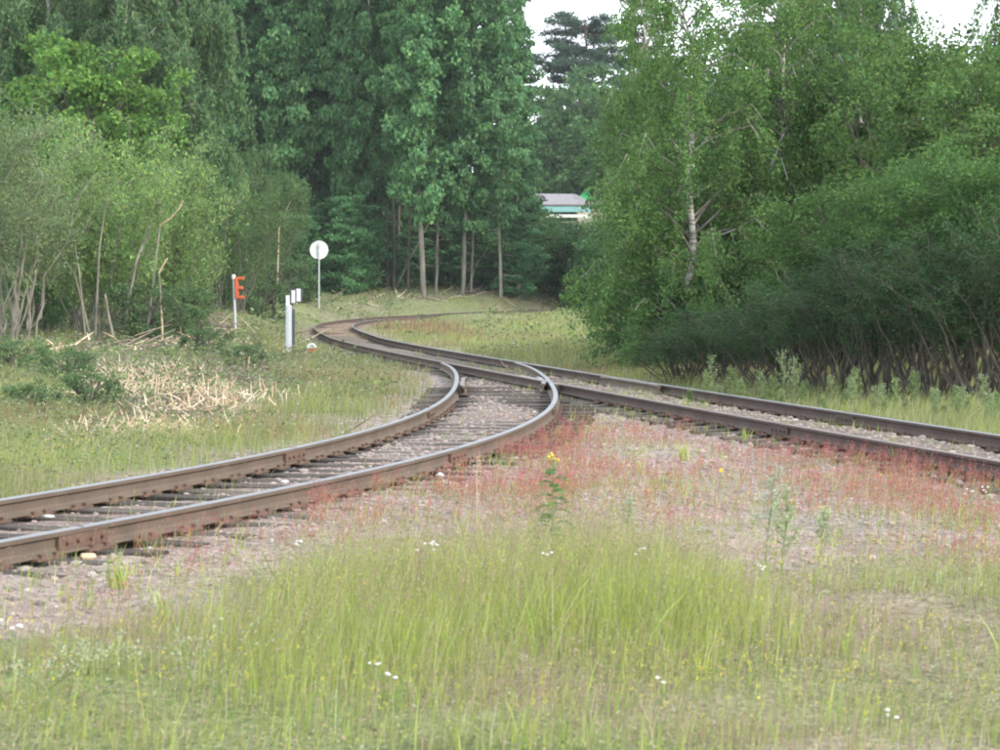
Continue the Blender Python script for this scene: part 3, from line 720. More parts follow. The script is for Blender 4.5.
for px, Z, top, sx_, lab in [(838, 41, 178, .6, "leafy tree overhanging the slanting stems right of the birches"), (905, 39, 160, .58, "leafy tree overhanging the upright stems of the thicket"), (965, 37.3, 148, .55, "leafy tree overhanging the thicket close to the right edge"), (1025, 36.5, 130, .56, "leafy tree overhanging the thicket, cut by the right edge")]:
    put('overhang', 'leafy_tree', px, Z, lab, top=top, sx=sx_)
for i in range(5):
    put('leafydark', 'leafy_bush', 720 + 75 * i, 62, "dark bush deep behind the right hand thicket", "bush", top=180, sx=1.0, group="dark bushes deep behind the thicket")

# ------------------------------------------------------------------ signs, switch lever, signal posts
def at(px, py, Z):
    return np.array([(px - 500) * Z / F, Z, gz(px, py, Z)])
# round white sign (seen from its back, post in front of the plate)
p = at(319, 305, 118); s = 118 / F
sg = empty("round_sign", (p[0], p[1], float(ground_z(p[0], p[1])[0])), label="round white sign plate on a thin grey post at the edge of the wood", cat="railway sign")
hh = p[2] - sg.location.z + (305 - 250) * s
MB().tube([(0, 0, -.3), (0, 0, hh + .33)], .033, 8).obj("post", M['grey_metal'], sg)
MB().disc((0, .075, hh), 9.2 * s, .02).obj("sign_plate", M['white'], sg)
rim = MB(); a = np.linspace(0, 2 * np.pi, 33); rim.tube(np.c_[np.cos(a) * 9.1 * s, np.full(33, .066), hh + np.sin(a) * 9.1 * s], .012, 4, cap=False); rim.obj("rim", M['white'], sg)
for dz in (-.16, .16):
    MB().box((0, .035, hh + dz), (.2, .05, .04)).obj("bracket", M['grey_metal'], sg)
# orange letter E on a white-capped post
p = at(235.5, 333, 86); s = 86 / F
eg = empty("letter_sign", (p[0], p[1], float(ground_z(p[0], p[1])[0])), label="orange letter E on a slightly leaning grey post with a white cap", cat="railway sign")
eg.rotation_euler = (0, -.035, 0)
he = p[2] - eg.location.z + 57 * s
MB().tube([(0, 0, -.3), (0, 0, he)], .045, 8).obj("post", M['grey_metal'], eg)
MB().tube([(0, 0, he - .12), (0, 0, he + .02), (0, 0, he + .06)], [.075, .075, .02], 10).obj("cap", M['white'], eg)
def letter_e(w, h, t, d):
    b = MB(); b.box((t / 2, 0, 0), (t, d, h))
    for z, ww in ((h / 2 - t * .45, w), (0, w * .86), (-h / 2 + t * .45, w)): b.box(((t + ww) / 2 + .001, 0, z), (ww - t - .002, d - .004, t * .9))
    return b
eo = letter_e(8.8 * s, 21.5 * s, 2.9 * s, .09).obj("letter_e", M['orange'], eg, (.05, -.03, he - .42))
letter_e(8.8 * s, 21.5 * s, 2.9 * s, .03).obj("letter_edge", M['redbrown'], eo, (.02, .055, -.03))
for dz in (-.2, .2): MB().box((.05, .0, he - .42 + dz), (.12, .02, .03)).obj("clamp", M['grey_metal'], eg)
# signal post pair with white plates
p = at(290, 352, 62.5); s = 62.5 / F
pg = empty("indicator_post", (p[0], p[1], float(ground_z(p[0], p[1])[0])), label="thick pale grey steel post with three small white plates on top", cat="railway post")
hp = p[2] - pg.location.z + 46 * s
MB().tube([(-.03, 0, -.3), (-.03, 0, hp)], .082, 12).obj("post", M['grey_metal'], pg)
ch = MB(); ch.box((.085, .05, hp / 2 - .05), (.07, .12, hp - .06)); ch.obj("cable_channel", M['dark_metal'], pg)
MB().box((-.055, -.01, hp + .10), (.10, .05, .36)).obj("white_plate", M['offwhite'], pg)
MB().tube([(.04, .03, hp - .1), (.04, .03, hp + .2)], .03, 6).obj("mast", M['dark_metal'], pg)
for x, z, w in ((.09, hp + .245, .11), (.225, hp + .285, .12)):
    hb = MB().box((x, .03, z), (w + .04, .11, .37)).obj("lamp_box", M['dark_metal'], pg)
    MB().box((x, -.032, z), (w - .012, .012, .33)).obj("white_plate", M['offwhite'], hb)
MB().tube([(-.03, 0, hp), (-.03, 0, hp + .03)], [.088, .05], 12).obj("post_cap", M['grey_metal'], pg)
# switch lever with its round red and white weight
p = at(311.5, 362, 61); s = 61 / F
lg = empty("switch_lever", (p[0], p[1], float(ground_z(p[0], p[1])[0])), label="small ground lever with a round weight, white above and red below", cat="switch lever")
MB().disc((0, 0, .2), 5 * s, .09, n=14, a0=0.1, a1=np.pi - .1 + .2).obj("weight_upper_half", M['white'], lg)
MB().disc((0, 0, .197), 5 * s, .09, n=14, a0=np.pi + .1, a1=2 * np.pi + .1).obj("weight_lower_half", M['redbrown'], lg)
MB().tube([(0, .06, .2), (-.35, .06, .1), (-.42, .05, .04)], .022, 6).obj("arm", M['dark_metal'], lg)
bx = MB(); bx.box((-.42, .05, .02), (.3, .3, .12)); bx.box((-.42, .05, .1), (.16, .2, .06)); bx.obj("stand", M['rust'], lg)

# ------------------------------------------------------------------ far building, shed and power pole in the gap
M['roof'] = mat('grey_sheet_roof', (.2, .185, .195), .7, noise=.15, nscale=3)
M['teal'] = mat('pale_teal_panel', (.2, .4, .39), .6, noise=.1)
M['cream'] = mat('pale_wall', (.36, .32, .26), .8, noise=.12)
M['green'] = mat('bright_green_sheet', (.04, .26, .08), .6, noise=.12)
M['glass'] = mat('dark_window', (.05, .07, .08), .15, .5)
Zb = 218; s = Zb / F
bp = at(560, 250, Zb); gb = float(ground_z(bp[0], Zb)[0])
bd = empty("long_building", (bp[0], Zb, gb), .05, label="long low grey roofed building with a pale teal band in the gap", cat="building")
zr, ze, zt, zl = [gz(0, y, Zb) - gb for y in (192.5, 204.5, 212, 219)]
Lb = 62 * s
MB().box((0, 3, zl / 2 - .2), (Lb - .4, 6, zl + .4 - .4)).obj("wall", M['cream'], bd)
rf = MB(); x0, x1 = -Lb / 2 - .2, Lb / 2 + .2
rf.add([(x0, -.7, ze), (x1, -.7, ze), (x1 - 1.4, 3, zr), (x0 + .6, 3, zr), (x0, 6.7, ze), (x1, 6.7, ze), (x0, -.7, ze - .12), (x1, -.7, ze - .12), (x0, 6.7, ze - .12), (x1, 6.7, ze - .12)],
       [(0, 1, 2, 3), (5, 4, 3, 2), (0, 6, 7, 1), (1, 7, 9, 5), (5, 9, 8, 4), (4, 8, 6, 0), (6, 8, 9, 7)], [(1, 5, 2), (4, 0, 3)])
ro = rf.obj("roof", M['roof'], bd)
for k in range(14): MB().add([(x0 + .35 + k * Lb / 14, -.74, ze + .02), (x0 + .43 + k * Lb / 14, -.74, ze + .02), (min(x0 + .43 + k * Lb / 14, x1 - 1.45), 2.9, zr + .0), (min(x0 + .43 + k * Lb / 14, x1 - 1.45) - .08, 2.9, zr)], [(0, 1, 2, 3)]).obj("roof_seam", M['roof'], ro)
MB().box((0, -.6, (ze + zt) / 2 - .1), (Lb, .06, ze - zt - .18)).obj("teal_band", M['teal'], bd)
MB().box((0, -.45, (zt + zl) / 2 - .05), (Lb - .3, .06, .28)).obj("white_trim", M['white'], bd)
for k in range(5):
    w = MB().box((-Lb / 2 + .8 + k * 1.0, -.01, zl - 1.1), (.74, .08, .9)).obj("window", M['white'], bd)
    MB().box((-Lb / 2 + .8 + k * 1.0, -.055, zl - 1.1), (.6, .02, .76)).obj("pane", M['glass'], w)
MB().box((27 * s, -.02, 1.0), (.75, .06, 2.0)).obj("door", M['redbrown'], bd)
gp = at(588, 190, 228); gg = float(ground_z(gp[0], 228)[0])
sh = empty("green_shed", (gp[0], 228, gg), label="bright green roofed shed peeping over the right end of the long building", cat="shed")
zt_, zb_ = gz(0, 184, 228) - gg, gz(0, 200, 228) - gg
MB().add([(-1.1, 0, zb_), (1.9, 0, zb_), (1.9, 2.5, zt_), (.2, 2.5, zt_), (-1.1, 5, zb_), (1.9, 5, zb_)], [(0, 1, 2, 3), (5, 4, 3, 2)], [(4, 0, 3), (1, 5, 2)]).obj("roof", M['green'], sh)
MB().box((.4, 2.5, zb_ / 2 - .15), (2.7, 4.6, zb_ + .2)).obj("wall", M['cream'], sh)
pp = at(560, 190, 241); gpz = float(ground_z(pp[0], 241)[0])
po = empty("power_pole", (pp[0], 241, gpz), label="power pole with pale crossarms and wires in the gap above the building", cat="power pole")
zt = gz(0, 130, 241) - gpz
MB().tube([(0, 0, -.5), (0, 0, zt)], [.14, .1], 8).obj("pole", M['bark_pale'], po)
for y, w in ((133, 1.5), (157, 1.1), (173, .9)):
    z = gz(0, y, 241) - gpz; ca = MB().box((.1, -.13, z), (w, .08, .1)).obj("crossarm", M['grey_metal'], po)
    for x in (-w / 2 + .1, w / 2): MB().tube([(x, -.13, z + .05), (x, -.13, z + .2)], [.045, .03], 6).obj("insulator", M['white'], ca)
wires = MB()
for y, x in ((131, -.6), (131, .8), (155, -.4), (155, .6), (176, .4)):
    z = gz(0, y, 241) - gpz; xs = np.linspace(-9, 16, 14); wires.tube(np.c_[xs, np.full(14, -.13) + x * .2, z + .15 - .9 + .011 * (xs - 3.5) ** 2 * .9 - .0], .016, 4)
wires.obj("wires", M['grey_metal'], po)

# ------------------------------------------------------------------ ground vegetation (stuff)
def frustum_samples(n, y0, y1, r, margin=1.12, power=1.0):
    """points spread over the visible ground between distances y0 and y1 (plus a margin to either side)"""
    u = r.uniform(size=n)
    if power == 1.0: y = np.sqrt(y0 ** 2 + u * (y1 ** 2 - y0 ** 2))
    else: y = y0 * (y1 / y0) ** u
    x = r.uniform(-1, 1, n) * (y * 500 / F * margin + .5)
    return np.c_[x, y]
def blades(P, h, w, r, lean=.35, cols=None, tipc=None, segs=3, wind=(.12, 0)):
    """grass blades: tapered, bent strips"""
    n = len(P); az = r.uniform(0, 2 * np.pi, n); ln = np.abs(r.normal(size=n)) * lean * h
    d = np.c_[np.cos(az), np.sin(az)] * ln[:, None] + np.array(wind) * h[:, None]
    face = r.uniform(0, np.pi, n); sv = np.c_[np.cos(face), np.sin(face) * .5] * (w / 2)[:, None]
    z0 = ground_z_fast(P); V = []; C = []
    for k in range(segs + 1):
        t = k / segs; c = P + d * t ** 1.8; z = z0 + h * (t - .12 * t ** 2) - .01
        ww = sv * (1 - t ** 1.5 * .85)
        V.append(np.c_[c - ww, z]);
        if k < segs: V.append(np.c_[c + ww, z])
        cc = cols if tipc is None else cols * (1 - t) + tipc * t
        C.append(cc)
        if k < segs: C.append(cc)
    V = np.stack(V, 1).reshape(-1, 3); C = np.stack(C, 1).reshape(-1, 3); m = 2 * segs + 1
    b = np.arange(n)[:, None] * m
    q = np.concatenate([b + np.array([2 * k, 2 * k + 1, 2 * k + 3, 2 * k + 2])[None] for k in range(segs - 1)]) if segs > 1 else np.zeros((0, 4), int)
    t = b + np.array([2 * segs - 2, 2 * segs - 1, 2 * segs])[None]
    return V, q, t, C
# bilinear lookup of the terrain grid
GZ = gzv.reshape(ni, nj)
def ground_z_fast(P):
    i = np.clip(np.searchsorted(gy, P[:, 1]) - 1, 0, ni - 2); j = np.clip(np.searchsorted(gx, P[:, 0]) - 1, 0, nj - 2)
    fy = (P[:, 1] - gy[i]) / (gy[i + 1] - gy[i]); fx = (P[:, 0] - gx[j]) / (gx[j + 1] - gx[j])
    return GZ[i, j] * (1 - fy) * (1 - fx) + GZ[i + 1, j] * fy * (1 - fx) + GZ[i, j + 1] * (1 - fy) * fx + GZ[i + 1, j + 1] * fy * fx
def hue(base, n, r, var=.18, shift=.06):
    c = np.array(base)[None] * np.clip(1 + r.normal(size=(n, 1)) * var, .4, 1.8)
    c = c * (1 + r.normal(size=(n, 3)) * shift); return np.clip(c, .01, .9)
def mixcols(pal, wts, n, r, var=.18):
    i = r.choice(len(pal), n, p=np.array(wts) / sum(wts)); return np.clip(np.array(pal)[i] * np.clip(1 + r.normal(size=(n, 1)) * var, .4, 1.8), .01, .9)
def stuff(name, parts, material, label, cat):
    V = []; Q = []; T = []; C = []; n = 0
    for v, q, t, c in parts:
        V.append(v); C.append(c)
        if len(q): Q.append(q + n)
        if len(t): T.append(t + n)
        n += len(v)
    me = mesh_np(name, np.vstack(V), ([np.vstack(Q)] if Q else []) + ([np.vstack(T)] if T else []), material, col=np.vstack(C))
    return setp(link(name, me), label=label, cat=cat, kind="stuff")
def tdist(P): return np.minimum(seg_dist(P, sid), seg_dist(P, main))
def beads(P, z, size, cols, r, aspect=1.6):
    """small seed or petal quads at given points"""
    n = len(P); C = np.c_[P, z]; A = unit(r.normal(size=(n, 3)) * .5 + np.array([0, 0, 1]))
    V, q = leaf_geo(C, A, size * aspect, size, r, 0); return V, q, [], np.repeat(cols, 4, 0)

g_lime, g_green, g_tan, g_pink, g_olive, g_pale = (.32, .385, .07), (.18, .27, .06), (.33, .29, .16), (.28, .2, .165), (.21, .26, .085), (.4, .4, .26)
r1 = np.random.default_rng(101)
# near meadow
S = frustum_samples(190000, 8.6, 21, r1)
px, py = pix(S[:, 0], S[:, 1]); ing = inpoly(S, PG_GRAVEL, .22); lime = inpoly(S + r1.normal(size=S.shape) * np.array([.16, .45]), PG_LIME, .3)
td = tdist(S); above = py < np.interp(px, [-100, 0, 262, 430, 560, 720, 840, 1000], [665, 660, 600, 560, 545, 590, 585, 585])
patch = np.clip(.42 + .6 * wob(S[:, 0], S[:, 1], 2.3), .06, 1)
dens = np.where(ing | above, .05, .75 * patch); dens = np.where(lime, 1.0, dens); dens = np.where(td < 1.6, .015, dens)
S = S[r1.uniform(size=len(S)) < dens]; n = len(S); lime = inpoly(S + r1.normal(size=S.shape) * np.array([.16, .45]), PG_LIME, .3); px, py = pix(S[:, 0], S[:, 1])
pinkish = wob(S[:, 0], S[:, 1], 1.4) > .08
h = np.abs(r1.normal(.095, .05, n)) + .025; h = np.where(r1.uniform(size=n) < .08, h * 1.6, h); h = np.where(lime, h * 1.3 + .1 + .1 * np.clip(.5 + .8 * wob(S[:, 0], S[:, 1], 3.1), 0, 1), h)
cols = mixcols([g_lime, g_green, g_tan, g_olive, g_pale], [3.2, 1.5, 2, 2.2, .8], n, r1)
cols[lime] = mixcols([g_lime, g_green, g_olive, g_pale], [6, 2.5, 1, .8], int(lime.sum()), r1)
pk_ = pinkish & ~lime & (r1.uniform(size=n) < .6); cols[pk_] = mixcols([g_pink, g_tan, (.25, .17, .12)], [2, 2, 1], int(pk_.sum()), r1)
tip = cols * .75 + .25 * np.array(g_tan)
stuff("meadow_grass", [blades(S, h, np.full(n, .0038) * r1.uniform(.6, 1.5, n), r1, .3, cols, tip)], M['blade'], "fine mixed green and tan meadow grass filling the foreground", "grass")
# broader leaf blades among it
k = r1.uniform(size=n) < .022; Sb = S[k]; nb_ = len(Sb)
stuff("broad_grass_blades", [blades(Sb, h[k] * 1.25, np.full(nb_, .009) * r1.uniform(.7, 1.3, nb_), r1, .3, hue((.25, .34, .08), nb_, r1), hue((.36, .42, .14), nb_, r1))], M['blade'], "broader bright green blades scattered through the foreground meadow", "grass")
# hazy seed heads above the meadow
k = r1.choice(n, min(n, 6500), replace=False); Sw = S[k]; nw = len(Sw); hw = h[k] * 1.1 + r1.uniform(.05, .18, nw)
st = blades(Sw, hw, np.full(nw, .0022), r1, .22, hue(g_olive, nw, r1), hue(g_pink, nw, r1))
top_i = np.arange(nw) * 7 + 6; TV = st[0][top_i]; rep = 7
BP = np.repeat(TV, rep, 0) + r1.normal(size=(nw * rep, 3)) * np.array([.016, .016, .04]) - np.array([0, 0, .03])
bc = np.repeat(mixcols([(.32, .2, .17), (.3, .28, .13), (.36, .32, .24)], [3, 2, 1.2], nw, r1), rep, 0)
stuff("grass_seed_heads", [st, beads(BP[:, :2], BP[:, 2], np.full(len(BP), .006), bc, r1)], M['blade'], "thin pinkish grass seed heads floating over the foreground meadow", "grass")

# low mossy herbs and dry litter close to the soil
Q = frustum_samples(26000, 8.6, 20, r1); Q = Q[(tdist(Q) > 1.7) & (wob(Q[:, 0], Q[:, 1], 3.3) > r1.normal(size=len(Q)) * .3 - .15) & (~inpoly(Q, PG_GRAVEL, .2) | (r1.uniform(size=len(Q)) < .16))]
P = np.repeat(Q, 5, 0) + r1.normal(size=(len(Q) * 5, 2)) * .03; n = len(P); z = ground_z_fast(P) + np.abs(r1.normal(size=n)) * .028 + .004
V, q = leaf_geo(np.c_[P, z], r1.normal(size=(n, 3)) * np.array([1, 1, .6]), r1.uniform(.012, .035, n), r1.uniform(.004, .012, n), r1)
cc = np.repeat(mixcols([(.2, .25, .09), (.27, .3, .12), (.33, .29, .19), (.3, .21, .18), (.36, .37, .27)], [3, 2.4, 2, 2, 1], len(Q), r1), 5, 0) * r1.uniform(.8, 1.2, (n, 1))
stuff("low_herbs", [(V, q, [], np.repeat(cc, 4, 0))], M['blade'], "low mossy herbs and dry litter between the grass of the foreground meadow", "undergrowth")

# red sorrel on the gravel
r2 = np.random.default_rng(202)
reds = [([(560, 425), (690, 430), (700, 462), (600, 470), (555, 455)], 42), ([(690, 455), (820, 452), (1000, 474), (1200, 500), (1200, 560), (1000, 540), (900, 535), (760, 520), (700, 492)], 75), ([(380, 462), (470, 448), (560, 432), (590, 470), (560, 520), (450, 530), (330, 530), (270, 548), (300, 515)], 78),
        ([(50, 535), (130, 520), (140, 548), (60, 560)], 30), ([(560, 470), (700, 470), (760, 540), (640, 545), (560, 515)], 26), ([(150, 550), (330, 530), (300, 575), (120, 610)], 34), ([(820, 540), (1100, 545), (1100, 590), (860, 585)], 26)]
SS = []
Qa = frustum_samples(330000, 12, 42, r2)
for poly, d in reds:
    area_tot = (42 ** 2 - 12 ** 2) * 500 / F * 1.12; base_d = len(Qa) / area_tot
    m = inpoly(Qa, unp(poly), .3) & (r2.uniform(size=len(Qa)) < d * 3.7 / base_d) & (wob(Qa[:, 0], Qa[:, 1], 2.2) > r2.normal(size=len(Qa)) * .16 + .04) & (tdist(Qa) > .95)
    SS.append(Qa[m])
S = np.vstack(SS); n = len(S); h = r2.uniform(.12, .3, n)
st = blades(S, h, np.full(n, .0045), r2, .18, hue((.24, .24, .1), n, r2), hue((.32, .12, .11), n, r2), segs=2)
tips = st[0][np.arange(n) * 5 + 4]; rep = 9; f_ = r2.uniform(0, .62, (n * rep, 1))
base3 = np.c_[S, ground_z_fast(S)]
BP = np.repeat(tips, rep, 0) * (1 - f_) + np.repeat(base3, rep, 0) * f_ + r2.normal(size=(n * rep, 3)) * .009
bc = np.repeat(mixcols([(.38, .085, .095), (.42, .14, .13), (.29, .07, .09), (.42, .25, .17)], [4, 3, 2, 1.6], n, r2), rep, 0)
stuff("red_sorrel", [st, beads(BP[:, :2], BP[:, 2], np.full(len(BP), .007), bc, r2)], M['blade'], "drifts of red flowering sorrel on the gravel beside both tracks", "wildflowers")
# sparse green and straw tufts on the gravel and low moss
r3 = np.random.default_rng(303)
Q = frustum_samples(60000, 10, 62, r3); td = tdist(Q); ing = inpoly(Q, PG_GRAVEL, .3)
m = (ing & (r3.uniform(size=len(Q)) < np.clip(.25 + .5 * wob(Q[:, 0], Q[:, 1], 1.9), .06, 1)) & (td > 1.0)) | ((td < 1.3) & (np.abs(td - .76) > .16) & (r3.uniform(size=len(Q)) < np.where(seg_dist(Q, main) < 1.3, .22, .05)) & (wob(Q[:, 0], Q[:, 1], 1.1) > 0) & (Q[:, 1] > 17))
Q = Q[m]; P = np.repeat(Q, 4, 0) + r3.normal(size=(len(Q) * 4, 2)) * .04; n = len(P)
stuff("gravel_tufts", [blades(P, np.abs(r3.normal(.08, .05, n)) + .03, np.full(n, .007), r3, .5, mixcols([g_green, g_lime, g_tan, g_pale], [3, 3, 2, 1], n, r3), None, 2)], M['blade'], "sparse low tufts of grass on the bare gravel", "grass")

# middle distance: banks on the left, verge behind the main track, the island between the tracks and the far curve
r4 = np.random.default_rng(404)
Q = frustum_samples(330000, 17, 160, r4, 1.1, power=0)
px, py = pix(Q[:, 0], Q[:, 1]); td = tdist(Q); dsid = seg_dist(Q, sid); dmn = seg_dist(Q, main)
mx_near = np.interp(Q[:, 1], main[:240, 1], main[:240, 0]); sx_near = np.interp(Q[:, 1], sid[:, 1], sid[:, 0], right=-99)
left_side = (Q[:, 0] < np.where(Q[:, 1] < 50, sx_near, mx_near)) & (td > 1.25)
behind = (Q[:, 0] > mx_near) & (td > 1.2)
ok = (left_side | behind | (Q[:, 1] > 78)) & ((td > 1.1) | ((Q[:, 1] > 76) & (r4.uniform(size=len(Q)) < np.where(Q[:, 1] > 112, .06, .45))))
dbr = inpoly(Q, unp([(40, 352), (150, 338), (235, 332), (300, 372), (255, 410), (170, 440), (80, 446), (60, 400)]), .5)
thin = np.clip(.75 + .5 * wob(Q[:, 0], Q[:, 1], .55), .2, 1) * np.where(dbr, .1, 1) * np.clip((td - 1.0) / 1.6, .12, 1)
m = ok & (r4.uniform(size=len(Q)) < thin); Q = Q[m]; td = td[m]; left_side = left_side[m]; n = len(Q)
P = Q; far = np.clip(Q[:, 1] / 30, .6, 4)
hb = np.clip(.5 + .7 * wob(Q[:, 0], Q[:, 1], .8), 0, 1)
h = (np.abs(r4.normal(.2, .08, n)) + .08 + .18 * hb * np.clip((td - 1.5) / 2, 0, 1)) * np.where(left_side, .9, .8)
lb = left_side & (td > 3); h = np.where(lb, h * .8, h); h = np.where((P[:, 1] > 90) & (seg_dist(P, main) < 7), h * .5, h)
hueb = wob(Q[:, 0], Q[:, 1], .45)[:, None]
cols = mixcols([g_lime, g_green, g_olive, g_tan, g_pale], [2.2, 3.4, 1.8, 1.5, 1.1], n, r4)
redp = (wob(Q[:, 0] + 7, Q[:, 1], .35) > .38) & (r4.uniform(size=n) < .5)
cols[redp] = mixcols([(.33, .17, .1), (.36, .24, .13)], [1, 1], int(redp.sum()), r4)
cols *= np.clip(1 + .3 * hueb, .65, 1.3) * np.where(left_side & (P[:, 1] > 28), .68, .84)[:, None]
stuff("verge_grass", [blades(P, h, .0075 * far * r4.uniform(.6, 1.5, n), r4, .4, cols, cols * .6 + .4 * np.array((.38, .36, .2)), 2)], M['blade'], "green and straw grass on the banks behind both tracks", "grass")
# reddish sorrel band beside the far bend
Q = frustum_samples(70000, 74, 156, r4, 1.0, 0); px, py = pix(Q[:, 0], Q[:, 1])
RB = np.array([((a - 500) * Z / F, Z) for a, Z in ((372, 100), (420, 86), (470, 80), (478, 86), (440, 108), (390, 112))]); RC = np.array([((a - 500) * Z / F, Z) for a, Z in ((480, 137), (600, 147), (600, 152), (480, 142))])
m = inpoly(Q, RB, .3) | inpoly(Q, RC, .2); Q = Q[m]; n = len(Q)
stuff("far_red_sorrel", [blades(Q, r4.uniform(.18, .4, n), np.full(n, .03), r4, .3, mixcols([(.25, .12, .085), (.27, .2, .11), (.22, .24, .1)], [3, 2, 2], n, r4), None, 2)], M['blade'], "rust red sorrel band beside the far bend of the track", "wildflowers")
# leafy weeds on banks: small leaves
r5 = np.random.default_rng(505)
Q = frustum_samples(20000, 20, 155, r5, 1.1, 0); td = tdist(Q)
mx_near = np.interp(Q[:, 1], main[:240, 1], main[:240, 0]); sx_near = np.interp(Q[:, 1], sid[:, 1], sid[:, 0], right=-99)
ok = ((Q[:, 0] < np.where(Q[:, 1] < 50, sx_near, mx_near)) | (Q[:, 0] > mx_near)) & (td > 1.9) & (wob(Q[:, 0], Q[:, 1], .7) > np.where(Q[:, 0] > mx_near, .35, -.1))
Q = Q[ok]; rep = 7; P = np.repeat(Q, rep, 0) + r5.normal(size=(len(Q) * rep, 2)) * .16; n = len(P); sz = np.repeat(np.clip(Q[:, 1] / 30, .7, 3.2), rep) * .03 * r5.uniform(.6, 1.4, n)
z = ground_z_fast(P) + np.abs(r5.normal(size=n)) * .14 + .04
V, q = leaf_geo(np.c_[P, z], r5.normal(size=(n, 3)) * np.array([1, 1, .5]), sz * 1.6, sz, r5)
stuff("leafy_weeds", [(V, q, [], np.repeat(np.repeat(mixcols([(.15, .2, .08), (.18, .24, .085), (.21, .24, .15), (.12, .16, .07)], [3, 2, 2, 1.5], len(Q), r5), rep, 0) * r5.uniform(.75, 1.25, (n, 1)), 4, 0))], M['leaf'], "low leafy weeds covering the banks under the bushes", "undergrowth")
# small yellow flowers through the meadow
r6 = np.random.default_rng(606)
Q = frustum_samples(9000, 9, 26, r6); ing = inpoly(Q, PG_GRAVEL, .2); Q = Q[(wob(Q[:, 0], Q[:, 1], 1.6) > -.05) & ~(ing & (r6.uniform(size=len(Q)) < .85)) & (tdist(Q) > 2.0)][:2800]; n = len(Q)
h = r6.uniform(.08, .34, n); fl = []
st = blades(Q, h, np.full(n, .003), r6, .2, hue(g_green, n, r6), None, 2, (0, 0)); tips = st[0][np.arange(n) * 5 + 4]
rep = 4; BP = np.repeat(tips, rep, 0) + r6.normal(size=(n * rep, 3)) * .0055
V, q = leaf_geo(BP, unit(r6.normal(size=(n * rep, 3)) * np.array([1, 1, .4])), np.full(n * rep, .0085), np.full(n * rep, .007), r6)
stuff("yellow_flowers", [st, (V, q, [], np.repeat(hue((.6, .54, .06), n * rep, r6, .1, .05), 4, 0))], M['blade'], "tiny yellow flowers dotted through the foreground meadow", "wildflowers")
# little white flowers on the left bank and verge
Q = frustum_samples(1500, 22, 75, r6, 1, 0); Q = Q[(tdist(Q) > 1.6)]; mx_near = np.interp(Q[:, 1], main[:240, 1], main[:240, 0]); sx_near = np.interp(Q[:, 1], sid[:, 1], sid[:, 0], right=99); Q = Q[(Q[:, 0] < np.minimum(sx_near, mx_near) - 1.8) & (Q[:, 0] > -9)][::2]; n = len(Q)
z = ground_z_fast(Q) + r6.uniform(.15, .4, n)
stuff("white_bank_flowers", [beads(Q, z, .022 * np.clip(Q[:, 1] / 40, .7, 2), hue((.6, .62, .5), n, r6, .12), r6, 1.1)], M['blade'], "scattered small white flowers on the grassy bank left of the siding", "wildflowers")

# loose stones of the ballast
r7 = np.random.default_rng(707)
Q = frustum_samples(60000, 11, 45, r7); td = tdist(Q); ing = inpoly(Q, PG_GRAVEL, .2)
m = ((td < 1.9) & (r7.uniform(size=len(Q)) < .75)) | (ing & (r7.uniform(size=len(Q)) < .5)); m &= np.abs(td - .76) > .05
Q = Q[m][:24000]; n = len(Q); sz = np.minimum(r7.lognormal(-4.1, .42, n), .045)
g_ = (1 + 5 ** .5) / 2
oct_ = unit(np.array([(-1, g_, 0), (1, g_, 0), (-1, -g_, 0), (1, -g_, 0), (0, -1, g_), (0, 1, g_), (0, -1, -g_), (0, 1, -g_), (g_, 0, -1), (g_, 0, 1), (-g_, 0, -1), (-g_, 0, 1)]))
tri = np.array([(0, 11, 5), (0, 5, 1), (0, 1, 7), (0, 7, 10), (0, 10, 11), (1, 5, 9), (5, 11, 4), (11, 10, 2), (10, 7, 6), (7, 1, 8), (3, 9, 4), (3, 4, 2), (3, 2, 6), (3, 6, 8), (3, 8, 9), (4, 9, 5), (2, 4, 11), (6, 2, 10), (8, 6, 7), (9, 8, 1)])
a = r7.uniform(0, 6.28, n); c_, s_ = np.cos(a), np.sin(a)
O = oct_[None] * r7.uniform(.72, 1.2, (n, 12, 1)) * np.array([1.15, .9, .6]) * sz[:, None, None]
O = np.stack([O[..., 0] * c_[:, None] - O[..., 1] * s_[:, None], O[..., 0] * s_[:, None] + O[..., 1] * c_[:, None], O[..., 2]], -1) + np.c_[Q, ground_z_fast(Q) + .15 * sz][:, None]
cc = mixcols([(.23, .195, .175), (.27, .235, .21), (.16, .14, .128), (.26, .195, .172), (.34, .3, .27)], [3, 2, 1.8, 3, .4], n, r7, .12)
stuff("ballast_stones", [(O.reshape(-1, 3), np.zeros((0, 4), int), (np.arange(n)[:, None, None] * 12 + tri[None]).reshape(-1, 3), np.repeat(cc, 12, 0))], M['stone'], "grey and pinkish ballast stones lying between and beside the rails", "gravel")

# broken brushwood and splinters on the left bank
r8 = np.random.default_rng(808)
def sticks(centres, n, ln, rad, spread, colA, zt=.6, lift=0.0):
    b = MB()
    for i in range(n):
        c = np.array(centres[r8.integers(len(centres))]); p = np.array([c[0] + r8.normal() * spread[0], c[1] + r8.normal() * spread[1], 0])
        p[2] = ground_z_fast(p[None, :2])[0] + .02 + abs(r8.normal()) * lift
        l = r8.uniform(.4, 1.2) * ln; az = r8.uniform(0, 6.28); el = abs(r8.normal()) * zt
        d = np.array([math.cos(az) * math.cos(el), math.sin(az) * math.cos(el), math.sin(el)]) * l
        k = rad * r8.uniform(.5, 1.4); b.tube([p, p + d * .55 + r8.normal(size=3) * .03 * l, p + d], [k, k * .8, k * .25], 4, col=np.array(colA[r8.integers(len(colA))]) * r8.uniform(.75, 1.2))
    return b
def gp_(px, py): return unp([(px, py)])[0]
fresh = [(.55, .4, .27), (.6, .48, .34), (.42, .29, .2), (.6, .53, .4)]
